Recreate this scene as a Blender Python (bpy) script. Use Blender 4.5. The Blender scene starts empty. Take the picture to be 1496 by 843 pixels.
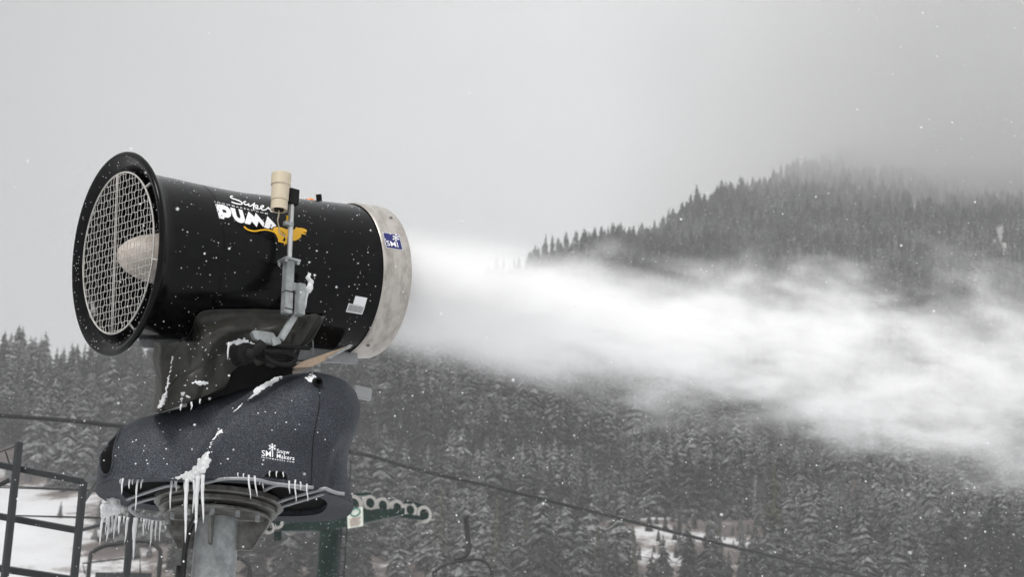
import bpy, bmesh, math, random
import numpy as np
from mathutils import Vector, Matrix, noise
from mathutils.bvhtree import BVHTree
from mathutils.geometry import delaunay_2d_cdt
PI = math.pi
rnd = random.Random(7)
S = bpy.context.scene
COL = S.collection

# ------------------------------------------------------------------ camera
F = 3500.0; W0, H0 = 1496, 843
PITCH = math.atan(F / 10000.0); ROLL = math.atan(385 / 10000.0)
CAM = Vector((0, 0, 1.7))
fw = Vector((0, math.cos(PITCH), math.sin(PITCH)))
up0 = Vector((0, -math.sin(PITCH), math.cos(PITCH))); rt0 = Vector((1, 0, 0))
UP = up0 * math.cos(ROLL) - rt0 * math.sin(ROLL)
RT = rt0 * math.cos(ROLL) + up0 * math.sin(ROLL)
cd = bpy.data.cameras.new('camera'); cam = bpy.data.objects.new('camera', cd); COL.objects.link(cam)
M = Matrix((RT, UP, -fw)).transposed().to_4x4(); M.translation = CAM
cam.matrix_world = M
cd.sensor_width = 36; cd.lens = F / W0 * 36; cd.clip_start = 0.1; cd.clip_end = 20000
cd.dof.use_dof = True; cd.dof.focus_distance = 12.0; cd.dof.aperture_fstop = 7.1
S.camera = cam

def ray(px, py): return fw + RT * ((px - 748) / F) - UP * ((py - 421.5) / F)
def P(px, py, D): return CAM + ray(px, py) * D
def proj(p):
    v = p - CAM; d = v.dot(fw)
    return 748 + F * v.dot(RT) / d, 421.5 - F * v.dot(UP) / d, d
def on_plane(px, py, q, n):
    d = ray(px, py); t = (q - CAM).dot(n) / d.dot(n); return CAM + d * t

# ------------------------------------------------------------------ materials
def nt(m):
    m.use_nodes = True; return m.node_tree
def mat(name, col, rough=.5, metal=0, bump=0, bscale=20, var=0, vscale=6, col2=None, coat=0, spec=.5, sub=0):
    m = bpy.data.materials.new(name); t = nt(m); b = t.nodes['Principled BSDF']
    b.inputs['Roughness'].default_value = rough; b.inputs['Metallic'].default_value = metal
    b.inputs['Specular IOR Level'].default_value = spec
    b.inputs['Base Color'].default_value = (*col, 1)
    if coat: b.inputs['Coat Weight'].default_value = coat; b.inputs['Coat Roughness'].default_value = .12
    if sub: b.inputs['Subsurface Weight'].default_value = sub; b.inputs['Subsurface Radius'].default_value = (.02, .02, .02)
    tc = t.nodes.new('ShaderNodeTexCoord')
    if var:
        n = t.nodes.new('ShaderNodeTexNoise'); n.inputs['Scale'].default_value = vscale; n.inputs['Detail'].default_value = 6
        n.inputs['Roughness'].default_value = .65
        t.links.new(tc.outputs['Object'], n.inputs['Vector'])
        r = t.nodes.new('ShaderNodeValToRGB'); r.color_ramp.elements[0].position = .5 - var; r.color_ramp.elements[1].position = .5 + var
        c2 = col2 or tuple(c * .55 for c in col)
        r.color_ramp.elements[0].color = (*c2, 1); r.color_ramp.elements[1].color = (*col, 1)
        t.links.new(n.outputs['Fac'], r.inputs['Fac']); t.links.new(r.outputs['Color'], b.inputs['Base Color'])
    if bump:
        n2 = t.nodes.new('ShaderNodeTexNoise'); n2.inputs['Scale'].default_value = bscale; n2.inputs['Detail'].default_value = 5
        t.links.new(tc.outputs['Object'], n2.inputs['Vector'])
        bp_ = t.nodes.new('ShaderNodeBump'); bp_.inputs['Strength'].default_value = bump; bp_.inputs['Distance'].default_value = .01
        t.links.new(n2.outputs['Fac'], bp_.inputs['Height']); t.links.new(bp_.outputs['Normal'], b.inputs['Normal'])
    return m
MT = {}
MT['black'] = mat('black_paint', (.0022, .0022, .0025), .19, bump=.06, bscale=7, var=.2, vscale=3, col2=(.0015, .0015, .002), spec=.14)
MT['blackmatte'] = mat('black_rubber', (.008, .008, .008), .75, bump=.2, spec=.2)
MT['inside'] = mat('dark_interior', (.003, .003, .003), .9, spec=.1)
MT['wire'] = mat('cream_wire', (.52, .51, .49), .45, var=.2, vscale=30, col2=(.36, .35, .32))
MT['cream'] = mat('cream_plastic', (.52, .45, .335), .5, bump=.05)
MT['hub'] = mat('pale_cone', (.86, .80, .76), .45, var=.3, vscale=9, col2=(.45, .38, .31))
MT['white'] = mat('white_vinyl', (.78, .78, .80), .5)
MT['yellow'] = mat('yellow_vinyl', (.70, .38, .006), .5)
MT['blue'] = mat('blue_vinyl', (.004, .006, .12), .4)
MT['greyvinyl'] = mat('grey_print', (.18, .18, .18), .5, var=.05, vscale=260, col2=(.45, .45, .45))
MT['orange'] = mat('orange_lens', (.75, .22, .02), .35)
MT['galv'] = mat('galvanised_steel', (.36, .38, .38), .5, .35, bump=.2, bscale=50, var=.16, vscale=18, col2=(.20, .215, .215))
MT['alu'] = mat('bright_tube', (.50, .50, .50), .3, .8, bump=.1)
MT['steel'] = mat('dull_steel', (.25, .26, .27), .45, .6, bump=.2, var=.2, vscale=12)
MT['tarp'] = mat('olive_tarpaulin', (.034, .033, .028), .45, spec=.3, bump=.9, bscale=11, var=.12, vscale=11, col2=(.015, .0145, .0125))
MT['green'] = mat('dark_green_paint', (.007, .030, .022), .5, bump=.1, var=.2, vscale=3, col2=(.002, .009, .007), spec=.25)
MT['sheave'] = mat('pale_rubber_liner', (.36, .35, .33), .6)
MT['signw'] = mat('sign_white', (.72, .76, .68), .5)
MT['signr'] = mat('sign_red', (.32, .16, .14), .5)
MT['signg'] = mat('sign_green', (.03, .16, .12), .5)
MT['frame'] = mat('dark_steel_frame', (.020, .024, .026), .5, .2, bump=.3, bscale=50, var=.2, vscale=25, col2=(.018, .02, .022))
MT['cable'] = mat('black_cable', (.014, .014, .015), .6)
MT['wood'] = mat('tan_board', (.62, .47, .34), .6, var=.2, vscale=9, col2=(.45, .32, .22))
MT['trunk'] = mat('bark', (.09, .07, .055), .9, var=.2, vscale=2)
MT['snag'] = mat('bare_pale_bark', (.25, .24, .23), .9, var=.2, vscale=2)
MT['ringdark'] = mat('weathered_ring_steel', (.19, .19, .18), .5, .4, bump=.3, var=.14, vscale=14, col2=(.075, .07, .062))
MT['plate_pale'] = mat('pale_cover_plate', (.33, .34, .34), .5)
MT['plate'] = mat('pale_plate', (.36, .37, .38), .5, .3, bump=.15, var=.2, vscale=9, col2=(.2, .21, .22))

def ice_mat():
    m = bpy.data.materials.new('ice'); t = nt(m); b = t.nodes['Principled BSDF']
    b.inputs['Base Color'].default_value = (.88, .89, .90, 1); b.inputs['Roughness'].default_value = .14
    b.inputs['Transmission Weight'].default_value = .4; b.inputs['IOR'].default_value = 1.31
    b.inputs['Subsurface Weight'].default_value = .5; b.inputs['Subsurface Radius'].default_value = (.02, .02, .02)
    tc = t.nodes.new('ShaderNodeTexCoord'); n = t.nodes.new('ShaderNodeTexNoise'); n.inputs['Scale'].default_value = 90
    t.links.new(tc.outputs['Object'], n.inputs['Vector']); bp_ = t.nodes.new('ShaderNodeBump'); bp_.inputs['Strength'].default_value = .5; bp_.inputs['Distance'].default_value = .005
    t.links.new(n.outputs['Fac'], bp_.inputs['Height']); t.links.new(bp_.outputs['Normal'], b.inputs['Normal'])
    return m
MT['ice'] = ice_mat()
MT['snow'] = mat('snow', (.82, .83, .85), .7, bump=.6, bscale=45, sub=.2)

def ring_mat():   # worn stainless ring, stains run along the circumference
    m = bpy.data.materials.new('worn_metal_ring'); t = nt(m); b = t.nodes['Principled BSDF']
    b.inputs['Metallic'].default_value = .5; b.inputs['Roughness'].default_value = .36
    tc = t.nodes.new('ShaderNodeTexCoord'); mp = t.nodes.new('ShaderNodeMapping')
    mp.inputs['Rotation'].default_value = (0, 0, 0)
    mp.inputs['Scale'].default_value = (5.5, 13, 5)
    n = t.nodes.new('ShaderNodeTexNoise'); n.inputs['Scale'].default_value = 1.6; n.inputs['Detail'].default_value = 8; n.inputs['Roughness'].default_value = .7
    r = t.nodes.new('ShaderNodeValToRGB'); e = r.color_ramp.elements
    e[0].position = .30; e[0].color = (.24, .215, .19, 1); e[1].position = .56; e[1].color = (.47, .44, .405, 1)
    t.links.new(tc.outputs['UV'], mp.inputs['Vector']); t.links.new(mp.outputs['Vector'], n.inputs['Vector'])
    t.links.new(n.outputs['Fac'], r.inputs['Fac']); t.links.new(r.outputs['Color'], b.inputs['Base Color'])
    n2 = t.nodes.new('ShaderNodeTexNoise'); n2.inputs['Scale'].default_value = 50; t.links.new(tc.outputs['Object'], n2.inputs['Vector'])
    bp_ = t.nodes.new('ShaderNodeBump'); bp_.inputs['Strength'].default_value = .2; bp_.inputs['Distance'].default_value = .003
    t.links.new(n2.outputs['Fac'], bp_.inputs['Height']); t.links.new(bp_.outputs['Normal'], b.inputs['Normal'])
    return m
MT['ring'] = ring_mat()

def housing_mat():   # charcoal moulded plastic, peppered with fine frost
    m = bpy.data.materials.new('frosted_charcoal_plastic'); t = nt(m); b = t.nodes['Principled BSDF']; b.inputs['Specular IOR Level'].default_value = .18
    b.inputs['Roughness'].default_value = .62
    tc = t.nodes.new('ShaderNodeTexCoord')
    n = t.nodes.new('ShaderNodeTexNoise'); n.inputs['Scale'].default_value = 165; n.inputs['Detail'].default_value = 4; n.inputs['Roughness'].default_value = .7
    n3 = t.nodes.new('ShaderNodeTexNoise'); n3.inputs['Scale'].default_value = 3.0; n3.inputs['Detail'].default_value = 5
    t.links.new(tc.outputs['Object'], n.inputs['Vector']); t.links.new(tc.outputs['Object'], n3.inputs['Vector'])
    ad = t.nodes.new('ShaderNodeMath'); ad.operation = 'MULTIPLY_ADD'; ad.inputs[1].default_value = .35
    t.links.new(n3.outputs['Fac'], ad.inputs[0]); t.links.new(n.outputs['Fac'], ad.inputs[2])
    r = t.nodes.new('ShaderNodeValToRGB'); e = r.color_ramp.elements
    e[0].position = .50; e[0].color = (.012, .014, .018, 1); e[1].position = .90; e[1].color = (.115, .125, .14, 1)
    x = e.new(.70); x.color = (.030, .035, .044, 1)
    t.links.new(ad.outputs[0], r.inputs['Fac']); t.links.new(r.outputs['Color'], b.inputs['Base Color'])
    bp_ = t.nodes.new('ShaderNodeBump'); bp_.inputs['Strength'].default_value = .35; bp_.inputs['Distance'].default_value = .004
    t.links.new(n.outputs['Fac'], bp_.inputs['Height']); t.links.new(bp_.outputs['Normal'], b.inputs['Normal'])
    return m
MT['housing'] = housing_mat()

def crown_mat(name, green, snow_amt):
    m = bpy.data.materials.new(name); t = nt(m); b = t.nodes['Principled BSDF']; b.inputs['Roughness'].default_value = .8
    b.inputs['Specular IOR Level'].default_value = .2
    g = t.nodes.new('ShaderNodeNewGeometry'); sp = t.nodes.new('ShaderNodeSeparateXYZ'); t.links.new(g.outputs['Normal'], sp.inputs[0])
    n = t.nodes.new('ShaderNodeTexNoise'); n.inputs['Scale'].default_value = .55; n.inputs['Detail'].default_value = 5; n.inputs['Roughness'].default_value = .75
    t.links.new(g.outputs['Position'], n.inputs['Vector'])
    a = t.nodes.new('ShaderNodeMath'); a.operation = 'MULTIPLY_ADD'; a.inputs[1].default_value = .75; t.links.new(sp.outputs['Z'], a.inputs[0]); t.links.new(n.outputs['Fac'], a.inputs[2])
    nb = t.nodes.new('ShaderNodeTexNoise'); nb.inputs['Scale'].default_value = .028; nb.inputs['Detail'].default_value = 3; t.links.new(g.outputs['Position'], nb.inputs['Vector'])
    a2 = t.nodes.new('ShaderNodeMath'); a2.operation = 'MULTIPLY_ADD'; a2.inputs[1].default_value = 1.7; t.links.new(nb.outputs['Fac'], a2.inputs[0]); t.links.new(a.outputs[0], a2.inputs[2])
    mr = t.nodes.new('ShaderNodeMapRange'); mr.inputs['From Min'].default_value = 1.70; mr.inputs['From Max'].default_value = 2.10; mr.inputs['To Max'].default_value = snow_amt
    t.links.new(a2.outputs[0], mr.inputs['Value'])
    oi = t.nodes.new('ShaderNodeTexNoise'); oi.inputs['Scale'].default_value = .12; oi.inputs['Detail'].default_value = 2; t.links.new(g.outputs['Position'], oi.inputs['Vector'])
    gm = t.nodes.new('ShaderNodeMix'); gm.data_type = 'RGBA'; gm.inputs[6].default_value = (*[c * .6 for c in green], 1); gm.inputs[7].default_value = (*[c * 1.9 for c in green], 1)
    ob = t.nodes.new('ShaderNodeObjectInfo'); am_ = t.nodes.new('ShaderNodeMath'); am_.operation = 'MULTIPLY_ADD'; am_.inputs[1].default_value = .8; t.links.new(ob.outputs['Random'], am_.inputs[0])
    of = t.nodes.new('ShaderNodeMath'); of.operation = 'SUBTRACT'; of.inputs[1].default_value = .4; t.links.new(oi.outputs['Fac'], of.inputs[0]); t.links.new(of.outputs[0], am_.inputs[2]); am_.use_clamp = True
    t.links.new(am_.outputs[0], gm.inputs[0])
    mx = t.nodes.new('ShaderNodeMix'); mx.data_type = 'RGBA'; mx.inputs[7].default_value = (.72, .73, .75, 1)
    t.links.new(gm.outputs[2], mx.inputs[6]); t.links.new(mr.outputs[0], mx.inputs[0]); t.links.new(mx.outputs[2], b.inputs['Base Color'])
    return m
MT['crown'] = crown_mat('snowy_needles', (.010, .012, .0095), .33)
MT['crown_olive'] = crown_mat('olive_needles', (.030, .034, .011), .12)

def ground_mat():
    m = bpy.data.materials.new('snowy_ground'); t = nt(m); b = t.nodes['Principled BSDF']; b.inputs['Roughness'].default_value = .85
    g = t.nodes.new('ShaderNodeNewGeometry')
    n = t.nodes.new('ShaderNodeTexNoise'); n.inputs['Scale'].default_value = .075; n.inputs['Detail'].default_value = 9; n.inputs['Roughness'].default_value = .72
    t.links.new(g.outputs['Position'], n.inputs['Vector'])
    at = t.nodes.new('ShaderNodeAttribute'); at.attribute_name = 'bare'
    ad = t.nodes.new('ShaderNodeMath'); ad.operation = 'SUBTRACT'; t.links.new(n.outputs['Fac'], ad.inputs[0]); 
    ml = t.nodes.new('ShaderNodeMath'); ml.operation = 'MULTIPLY'; ml.inputs[1].default_value = .34; t.links.new(at.outputs['Fac'], ml.inputs[0]); t.links.new(ml.outputs[0], ad.inputs[1])
    r = t.nodes.new('ShaderNodeValToRGB'); e = r.color_ramp.elements
    e[0].position = .12; e[0].color = (.60, .61, .63, 1); e[1].position = .56; e[1].color = (.06, .047, .042, 1)
    x = e.new(.34); x.color = (.53, .53, .54, 1); x = e.new(.42); x.color = (.12, .10, .09, 1)
    t.links.new(ad.outputs[0], r.inputs['Fac']); t.links.new(r.outputs['Color'], b.inputs['Base Color'])
    return m
MT['ground'] = ground_mat()

# ------------------------------------------------------------------ object helpers
WM = {}
def thing(name, label, cat, loc, group=None):
    o = bpy.data.objects.new(name, None); COL.objects.link(o); o.location = loc; o.empty_display_size = .2
    o['label'] = label; o['category'] = cat
    if group: o['group'] = group
    WM[o] = Matrix.Translation(loc); return o
def obj(name, bm, m, parent=None, smooth=False, local=False, label=None, kind=None, recalc=True):
    me = bpy.data.meshes.new(name)
    if recalc: bmesh.ops.recalc_face_normals(bm, faces=bm.faces[:])
    bm.to_mesh(me); bm.free()
    if smooth:
        me.shade_smooth()
    o = bpy.data.objects.new(name, me); COL.objects.link(o)
    if m: me.materials.append(m)
    if parent:
        o.parent = parent
        if not local: o.matrix_parent_inverse = WM.get(parent, Matrix()).inverted()
    WM[o] = Matrix()
    if label: o['label'] = label
    if kind: o['kind'] = kind
    return o
def autosmooth(o, ang=35):
    me = o.data
    me.shade_smooth()
    try: me.set_sharp_from_angle(angle=math.radians(ang))
    except Exception: pass
    return o

def frame_of(d):
    d = d.normalized(); a = Vector((0, 0, 1)) if abs(d.z) < .9 else Vector((1, 0, 0))
    u = d.cross(a).normalized(); return u, d.cross(u).normalized()
def tube(bm, pts, r, n=8, caps=True):
    pts = [Vector(p) for p in pts]; rs = r if isinstance(r, (list, tuple)) else [r] * len(pts)
    u = None; rings = []
    for i, p in enumerate(pts):
        d = (pts[min(i + 1, len(pts) - 1)] - pts[max(i - 1, 0)]).normalized()
        if u is None: u, v = frame_of(d)
        else:
            u = (u - d * u.dot(d)).normalized(); v = d.cross(u)
        rings.append([bm.verts.new(p + (u * math.cos(2 * PI * k / n) + v * math.sin(2 * PI * k / n)) * rs[i]) for k in range(n)])
    for a, b in zip(rings, rings[1:]):
        for k in range(n): bm.faces.new((a[k], a[(k + 1) % n], b[(k + 1) % n], b[k]))
    if caps: bm.faces.new(rings[0][::-1]); bm.faces.new(rings[-1])
def smooth_pts(pts, n=6):
    pts = [Vector(p) for p in pts]; out = []
    for i in range(len(pts) - 1):
        p0 = pts[max(i - 1, 0)]; p1 = pts[i]; p2 = pts[i + 1]; p3 = pts[min(i + 2, len(pts) - 1)]
        for k in range(n):
            t = k / n
            out.append(.5 * ((2 * p1) + (p2 - p0) * t + (2 * p0 - 5 * p1 + 4 * p2 - p3) * t * t + (3 * p1 - p0 - 3 * p2 + p3) * t ** 3))
    out.append(pts[-1]); return out
def box(bm, c, ux, uy, uz, hx, hy, hz):   # oriented box
    vs = [bm.verts.new(c + ux * (sx * hx) + uy * (sy * hy) + uz * (sz * hz)) for sz in (-1, 1) for sy in (-1, 1) for sx in (-1, 1)]
    for f in ((0, 1, 3, 2), (4, 6, 7, 5), (0, 4, 5, 1), (2, 3, 7, 6), (0, 2, 6, 4), (1, 5, 7, 3)): bm.faces.new([vs[i] for i in f])
def bar(bm, a, b, w, t=None, side=None):   # square bar from a to b
    a, b = Vector(a), Vector(b); d = (b - a); L = d.length; d.normalize()
    if side is None: u, v = frame_of(d)
    else: u = (side - d * side.dot(d)).normalized(); v = d.cross(u)
    box(bm, (a + b) / 2, d, u, v, L / 2, w / 2, (t or w) / 2)
def bev(bm, w=.004, seg=2):
    bmesh.ops.bevel(bm, geom=bm.edges[:], offset=w, segments=seg, affect='EDGES', clamp_overlap=True)
def prism(bm, pts, thick_vec):
    a = [bm.verts.new(p) for p in pts]; b = [bm.verts.new(p + thick_vec) for p in pts]
    bm.faces.new(a); bm.faces.new(b[::-1]); n = len(a)
    for i in range(n): bm.faces.new((a[i], b[i], b[(i + 1) % n], a[(i + 1) % n]))
def lathe(bm, o, ax, prof, n=96, uv=False):
    u, v = frame_of(ax); rings = []
    for s, r in prof:
        rings.append([bm.verts.new(o + ax * s + (u * math.cos(2 * PI * k / n) + v * math.sin(2 * PI * k / n)) * r) for k in range(n)])
    L = bm.loops.layers.uv.new('UVMap') if uv else None
    for i, (a, b) in enumerate(zip(rings, rings[1:])):
        for k in range(n):
            f = bm.faces.new((a[k], a[(k + 1) % n], b[(k + 1) % n], b[k]))
            if uv:
                for lp, (kk, ss) in zip(f.loops, ((k, prof[i][0]), (k + 1, prof[i][0]), (k + 1, prof[i + 1][0]), (k, prof[i + 1][0]))): lp[L].uv = (min(kk, n - kk) / n * 2.3, ss)
    return rings
def ico(bm, c, r, sq=(1, 1, 1), sub=1):
    mtx = Matrix.Translation(c) @ Matrix.Diagonal((r * sq[0], r * sq[1], r * sq[2], 1))
    bmesh.ops.create_icosphere(bm, subdivisions=sub, radius=1, matrix=mtx)

def melt(o, vox=.0032):     # fuse the lumps into one frozen crust
    md = o.modifiers.new('r', 'REMESH'); md.mode = 'VOXEL'; md.voxel_size = vox; md.use_smooth_shade = True
    md = o.modifiers.new('s', 'SMOOTH'); md.iterations = 4; md.factor = .6

# ------------------------------------------------------------------ SNOW GUN geometry frame
A0 = P(168, 371, 11.5)
PHI = math.radians(34)
lo, hi = 11.5, 14.5
for _ in range(60):
    D1 = (lo + hi) / 2; A1 = P(543, 413, D1); dv = (A1 - A0)
    if math.asin(dv.normalized().dot(fw)) < PHI: lo = D1
    else: hi = D1
AX = (A1 - A0).normalized(); BL = (A1 - A0).length
print('barrel length', BL, 'axis', AX, 'D1', D1)
HX = Vector((AX.x, AX.y, 0)).normalized(); Z = Vector((0, 0, 1)); HY = Z.cross(HX)      # HY points away from the camera
def axis_at(px):
    lo, hi = -.5, BL + .5
    for _ in range(50):
        m_ = (lo + hi) / 2
        if proj(A0 + AX * m_)[0] < px: lo = m_
        else: hi = m_
    return A0 + AX * lo
PC = axis_at(345)                               # point of the barrel axis above the pole
def bp(px, py, off): return on_plane(px, py, PC + HY * off, HY)   # vertical plane parallel to the barrel, off metres behind (+) its axis
gun = thing('snow_gun', 'black fan snow gun with mesh inlet and steel outlet ring, on a galvanised pole', 'snow gun', (PC.x, PC.y, 0))

# barrel (outer shell + bell mouth + inside wall)
K = 11.5 / F
def R(px): return px * K
bell_in = [(.62, R(108)), (.30, R(111)), (.14, R(116)), (.085, R(119)), (.045, R(124)), (.018, R(133)), (.002, R(142)), (-.004, R(146))]
lip = [(-.002, R(149)), (.006, R(151)), (.016, R(151.3)), (.025, R(149.5)), (.028, R(146))]
out = [(.036, R(138)), (.055, R(131)), (.085, R(126)), (.11, R(124)), (.2, R(122)), (.33, R(118.5)), (.42, R(116)), (.50, R(114.5)), (.418, 0)]
seam_s = .385
outer = [(.036, R(138)), (.055, R(131)), (.085, R(126)), (.12, R(123.5)), (.25, R(121)), (seam_s - .006, R(117.8)), (seam_s - .003, R(116.6)), (seam_s + .003, R(116.6)), (seam_s + .006, R(117.4)),
         (.52, R(115)), (.64, R(113.6)), (.8, R(114.2)), (1.0, R(116)), (BL - .175, R(117.5)), (BL - .16, R(117.5)), (BL - .16, R(105))]
bm = bmesh.new(); lathe(bm, A0, AX, bell_in + lip + outer, 128)
barrel = autosmooth(obj('barrel', bm, MT['black'], gun, recalc=False), 40)
bm = bmesh.new(); bm.from_mesh(barrel.data); 
bmesh.ops.recalc_face_normals(bm, faces=bm.faces[:]); bm.to_mesh(barrel.data); BVH_B = BVHTree.FromBMesh(bm); bm.free()
# outlet ring
rp = [(BL - .168, R(119.0)), (BL - .160, R(120.8)), (BL - .150, R(120.8)), (BL - .145, R(119.8)), (BL - .10, R(120.2)), (BL - .045, R(120.3)), (BL - .012, R(119.2)), (BL, R(117.8)), (BL - .003, R(116)), (BL - .12, R(114.5)), (BL - .12, R(90)), (BL - .125, R(60))]
bm = bmesh.new(); lathe(bm, A0, AX, rp, 160, uv=True)
oring = autosmooth(obj('outlet_ring', bm, MT['ring'], barrel), 50)
bm = bmesh.new(); bm.from_mesh(oring.data); BVH_R = BVHTree.FromBMesh(bm); bm.free()
# nozzles around the outlet bore
u_, v_ = frame_of(AX)
for k in range(24):
    bm = bmesh.new(); a = 2 * PI * k / 24; c = A0 + AX * (BL - .10) + (u_ * math.cos(a) + v_ * math.sin(a)) * R(108)
    tube(bm, [c, c + AX * .035], .010, 8); obj('nozzle', bm, MT['steel'], oring)
# inlet guard
GU = (UP - AX * UP.dot(AX)).normalized(); GV = GU.cross(AX).normalized()     # GU up, GV sideways in the guard plane
if GV.dot(RT) < 0: GV = -GV
GC = P(172, 369.5, 11.5) ; GC = A0 + (GC - A0) - AX * ((GC - A0).dot(AX)) + AX * .010
GR = R(119)
ca, sa = math.cos(math.radians(-7)), math.sin(math.radians(-7))
g1 = GU * ca + GV * sa; g2 = GV * ca - GU * sa
guard = None
bm = bmesh.new()
tube(bm, [GC + (GU * math.cos(2 * PI * k / 72) + GV * math.sin(2 * PI * k / 72)) * GR for k in range(73)], .0042, 8, False)
guard = obj('inlet_guard', bm, MT['wire'], gun, smooth=True)
bm = bmesh.new(); sp = .0345
for dirv, perp, ph in ((g1, g2, 0), (g2, g1, 1)):
    i = -11
    while i <= 11:
        c = i * sp * (1.0 if ph == 0 else 1.0); i += 1
        if abs(c) > GR * .985: continue
        h = math.sqrt(GR * GR - c * c); n = max(2, int(2 * h / (sp / 2)))
        amp = .0042 if ph == 0 else .0018
        pts = []
        for k in range(n * 2 + 1):
            s = -h + 2 * h * k / (2 * n)
            pts.append(GC + dirv * s + perp * (c + amp * math.sin(s / sp * PI + i)) + AX * (.0022 * math.sin(s / sp * PI + (i * PI) + ph * PI)))
        tube(bm, pts, .0017, 5)
for c in (-.05 * 0 - .012, .012 - .012 + .004):   # stiffening double rod
    h = math.sqrt(GR * GR - .0)
    tube(bm, [GC + g1 * s + g2 * (c - .02) - AX * .004 for s in np.linspace(-h, h, 8)], .0028, 6)
obj('wire_mesh', bm, MT['wire'], guard, smooth=True)
for a in (38, 95, 150, 222, 300):    # clips
    bm = bmesh.new(); a = math.radians(a); rd = GU * math.cos(a) + GV * math.sin(a)
    bar(bm, GC + rd * (GR - .006), GC + rd * (GR + .03) + AX * .02, .014, .006); obj('clip', bm, MT['wire'], guard)
# fan hub and blades
HO = A0 + AX * .0
bm = bmesh.new(); lathe(bm, HO, AX, [(.015, .002), (.018, .02), (.03, .045), (.07, .078), (.13, .105), (.22, .125), (.34, .135), (.62, .135)], 48)
hub = autosmooth(obj('fan_hub', bm, MT['hub'], gun), 60)
for k in range(8):
    bm = bmesh.new(); a = 2 * PI * k / 8; rd = u_ * math.cos(a) + v_ * math.sin(a); tn = AX.cross(rd)
    rows = []
    for j in range(6):
        r_ = .13 + (.345 - .13) * j / 5; tw = math.radians(52 - 26 * j / 5)
        cdv = tn * math.cos(tw) + AX * math.sin(tw); c = HO + AX * .42 + rd * r_
        rows.append([bm.verts.new(c - cdv * .055), bm.verts.new(c + rd * .0 + AX * .008), bm.verts.new(c + cdv * .055)])
    for a_, b_ in zip(rows, rows[1:]):
        for q in range(2): bm.faces.new((a_[q], a_[q + 1], b_[q + 1], b_[q]))
    obj('fan_blade', bm, MT['blackmatte'], hub, smooth=True)

# ------------------------------------------------------------------ decals laid on the real surfaces
def cast(bvh, px, py, off=.0015):
    d = ray(px, py).normalized(); h = bvh.ray_cast(CAM, d)
    if h[0] is None: return None
    n = h[1]; n = -n if n.dot(d) > 0 else n
    return h[0] + n * off
def inside(pt, polys):
    c = False; x, y = pt
    for po in polys:
        j = len(po) - 1
        for i in range(len(po)):
            xi, yi = po[i]; xj, yj = po[j]
            if (yi > y) != (yj > y) and x < (xj - xi) * (y - yi) / (yj - yi) + xi: c = not c
            j = i
    return c
def fill(bm, bvh, polys, off=.0015, grid=3.0):
    vs, es = [], []
    for po in polys:
        dense = []
        for a, b in zip(po, po[1:] + po[:1]):
            n = max(1, int(math.hypot(b[0] - a[0], b[1] - a[1]) / grid))
            dense += [(a[0] + (b[0] - a[0]) * k / n, a[1] + (b[1] - a[1]) * k / n) for k in range(n)]
        s = len(vs); vs += [Vector(q) for q in dense]; es += [(s + i, s + (i + 1) % len(dense)) for i in range(len(dense))]
    xs = [v.x for v in vs]; ys = [v.y for v in vs]
    gx = min(xs)
    while gx < max(xs):
        gy = min(ys)
        while gy < max(ys):
            if inside((gx, gy), polys): vs.append(Vector((gx + .01, gy + .013)))
            gy += grid
        gx += grid
    r = delaunay_2d_cdt(vs, es, [], 0, 1e-4)
    nv = [None] * len(r[0])
    for f in r[2]:
        cx = sum(r[0][i].x for i in f) / len(f); cy = sum(r[0][i].y for i in f) / len(f)
        if not inside((cx, cy), polys): continue
        ok = True
        for i in f:
            if nv[i] is None:
                p = cast(bvh, r[0][i].x, r[0][i].y, off)
                if p is None: ok = False; break
                nv[i] = bm.verts.new(p)
        if ok:
            try: bm.faces.new([nv[i] for i in f])
            except ValueError: pass
def stroke_poly(pts, w):
    L, Rr = [], []
    for i, p in enumerate(pts):
        a = pts[max(i - 1, 0)]; b = pts[min(i + 1, len(pts) - 1)]
        dx, dy = b[0] - a[0], b[1] - a[1]; l = math.hypot(dx, dy) or 1
        nx, ny = -dy / l * w / 2, dx / l * w / 2
        L.append((p[0] + nx, p[1] + ny)); Rr.append((p[0] - nx, p[1] - ny))
    return L, Rr
def stroke(bm, bvh, pts, w, off=.0015):
    sm = [(p.x, p.y) for p in smooth_pts([(x, y, 0) for x, y in pts], 5)]
    L, Rr = stroke_poly(sm, w); prev = None
    for l, r in zip(L, Rr):
        a, b = cast(bvh, *l, off), cast(bvh, *r, off)
        if a is None or b is None: prev = None; continue
        cur = (bm.verts.new(a), bm.verts.new(b))
        if prev: bm.faces.new((prev[0], prev[1], cur[1], cur[0]))
        prev = cur
def text2d(body, bold=.0, spacing=1.0):
    c = bpy.data.curves.new('t', 'FONT'); c.body = body; c.offset = bold; c.space_character = spacing; c.resolution_u = 3
    o = bpy.data.objects.new('t', c); COL.objects.link(o); bpy.context.view_layer.update()
    me = o.evaluated_get(bpy.context.evaluated_depsgraph_get()).to_mesh()
    vs = [(v.co.x, v.co.y) for v in me.vertices]; fs = [tuple(p.vertices) for p in me.polygons]
    bpy.data.objects.remove(o); bpy.data.curves.remove(c); return vs, fs
def text(bm, bvh, body, p0, p1, hv, bold=0, spacing=1, off=.0016):
    vs, fs = text2d(body, bold, spacing)
    x0 = min(v[0] for v in vs); x1 = max(v[0] for v in vs); y1 = max(v[1] for v in vs)
    nv = []
    for x, y in vs:
        u = (x - x0) / (x1 - x0); w = y / y1
        p = cast(bvh, p0[0] + (p1[0] - p0[0]) * u + hv[0] * w, p0[1] + (p1[1] - p0[1]) * u + hv[1] * w, off)
        nv.append(bm.verts.new(p) if p is not None else None)
    for f in fs:
        if all(nv[i] for i in f):
            try: bm.faces.new([nv[i] for i in f])
            except ValueError: pass
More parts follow.
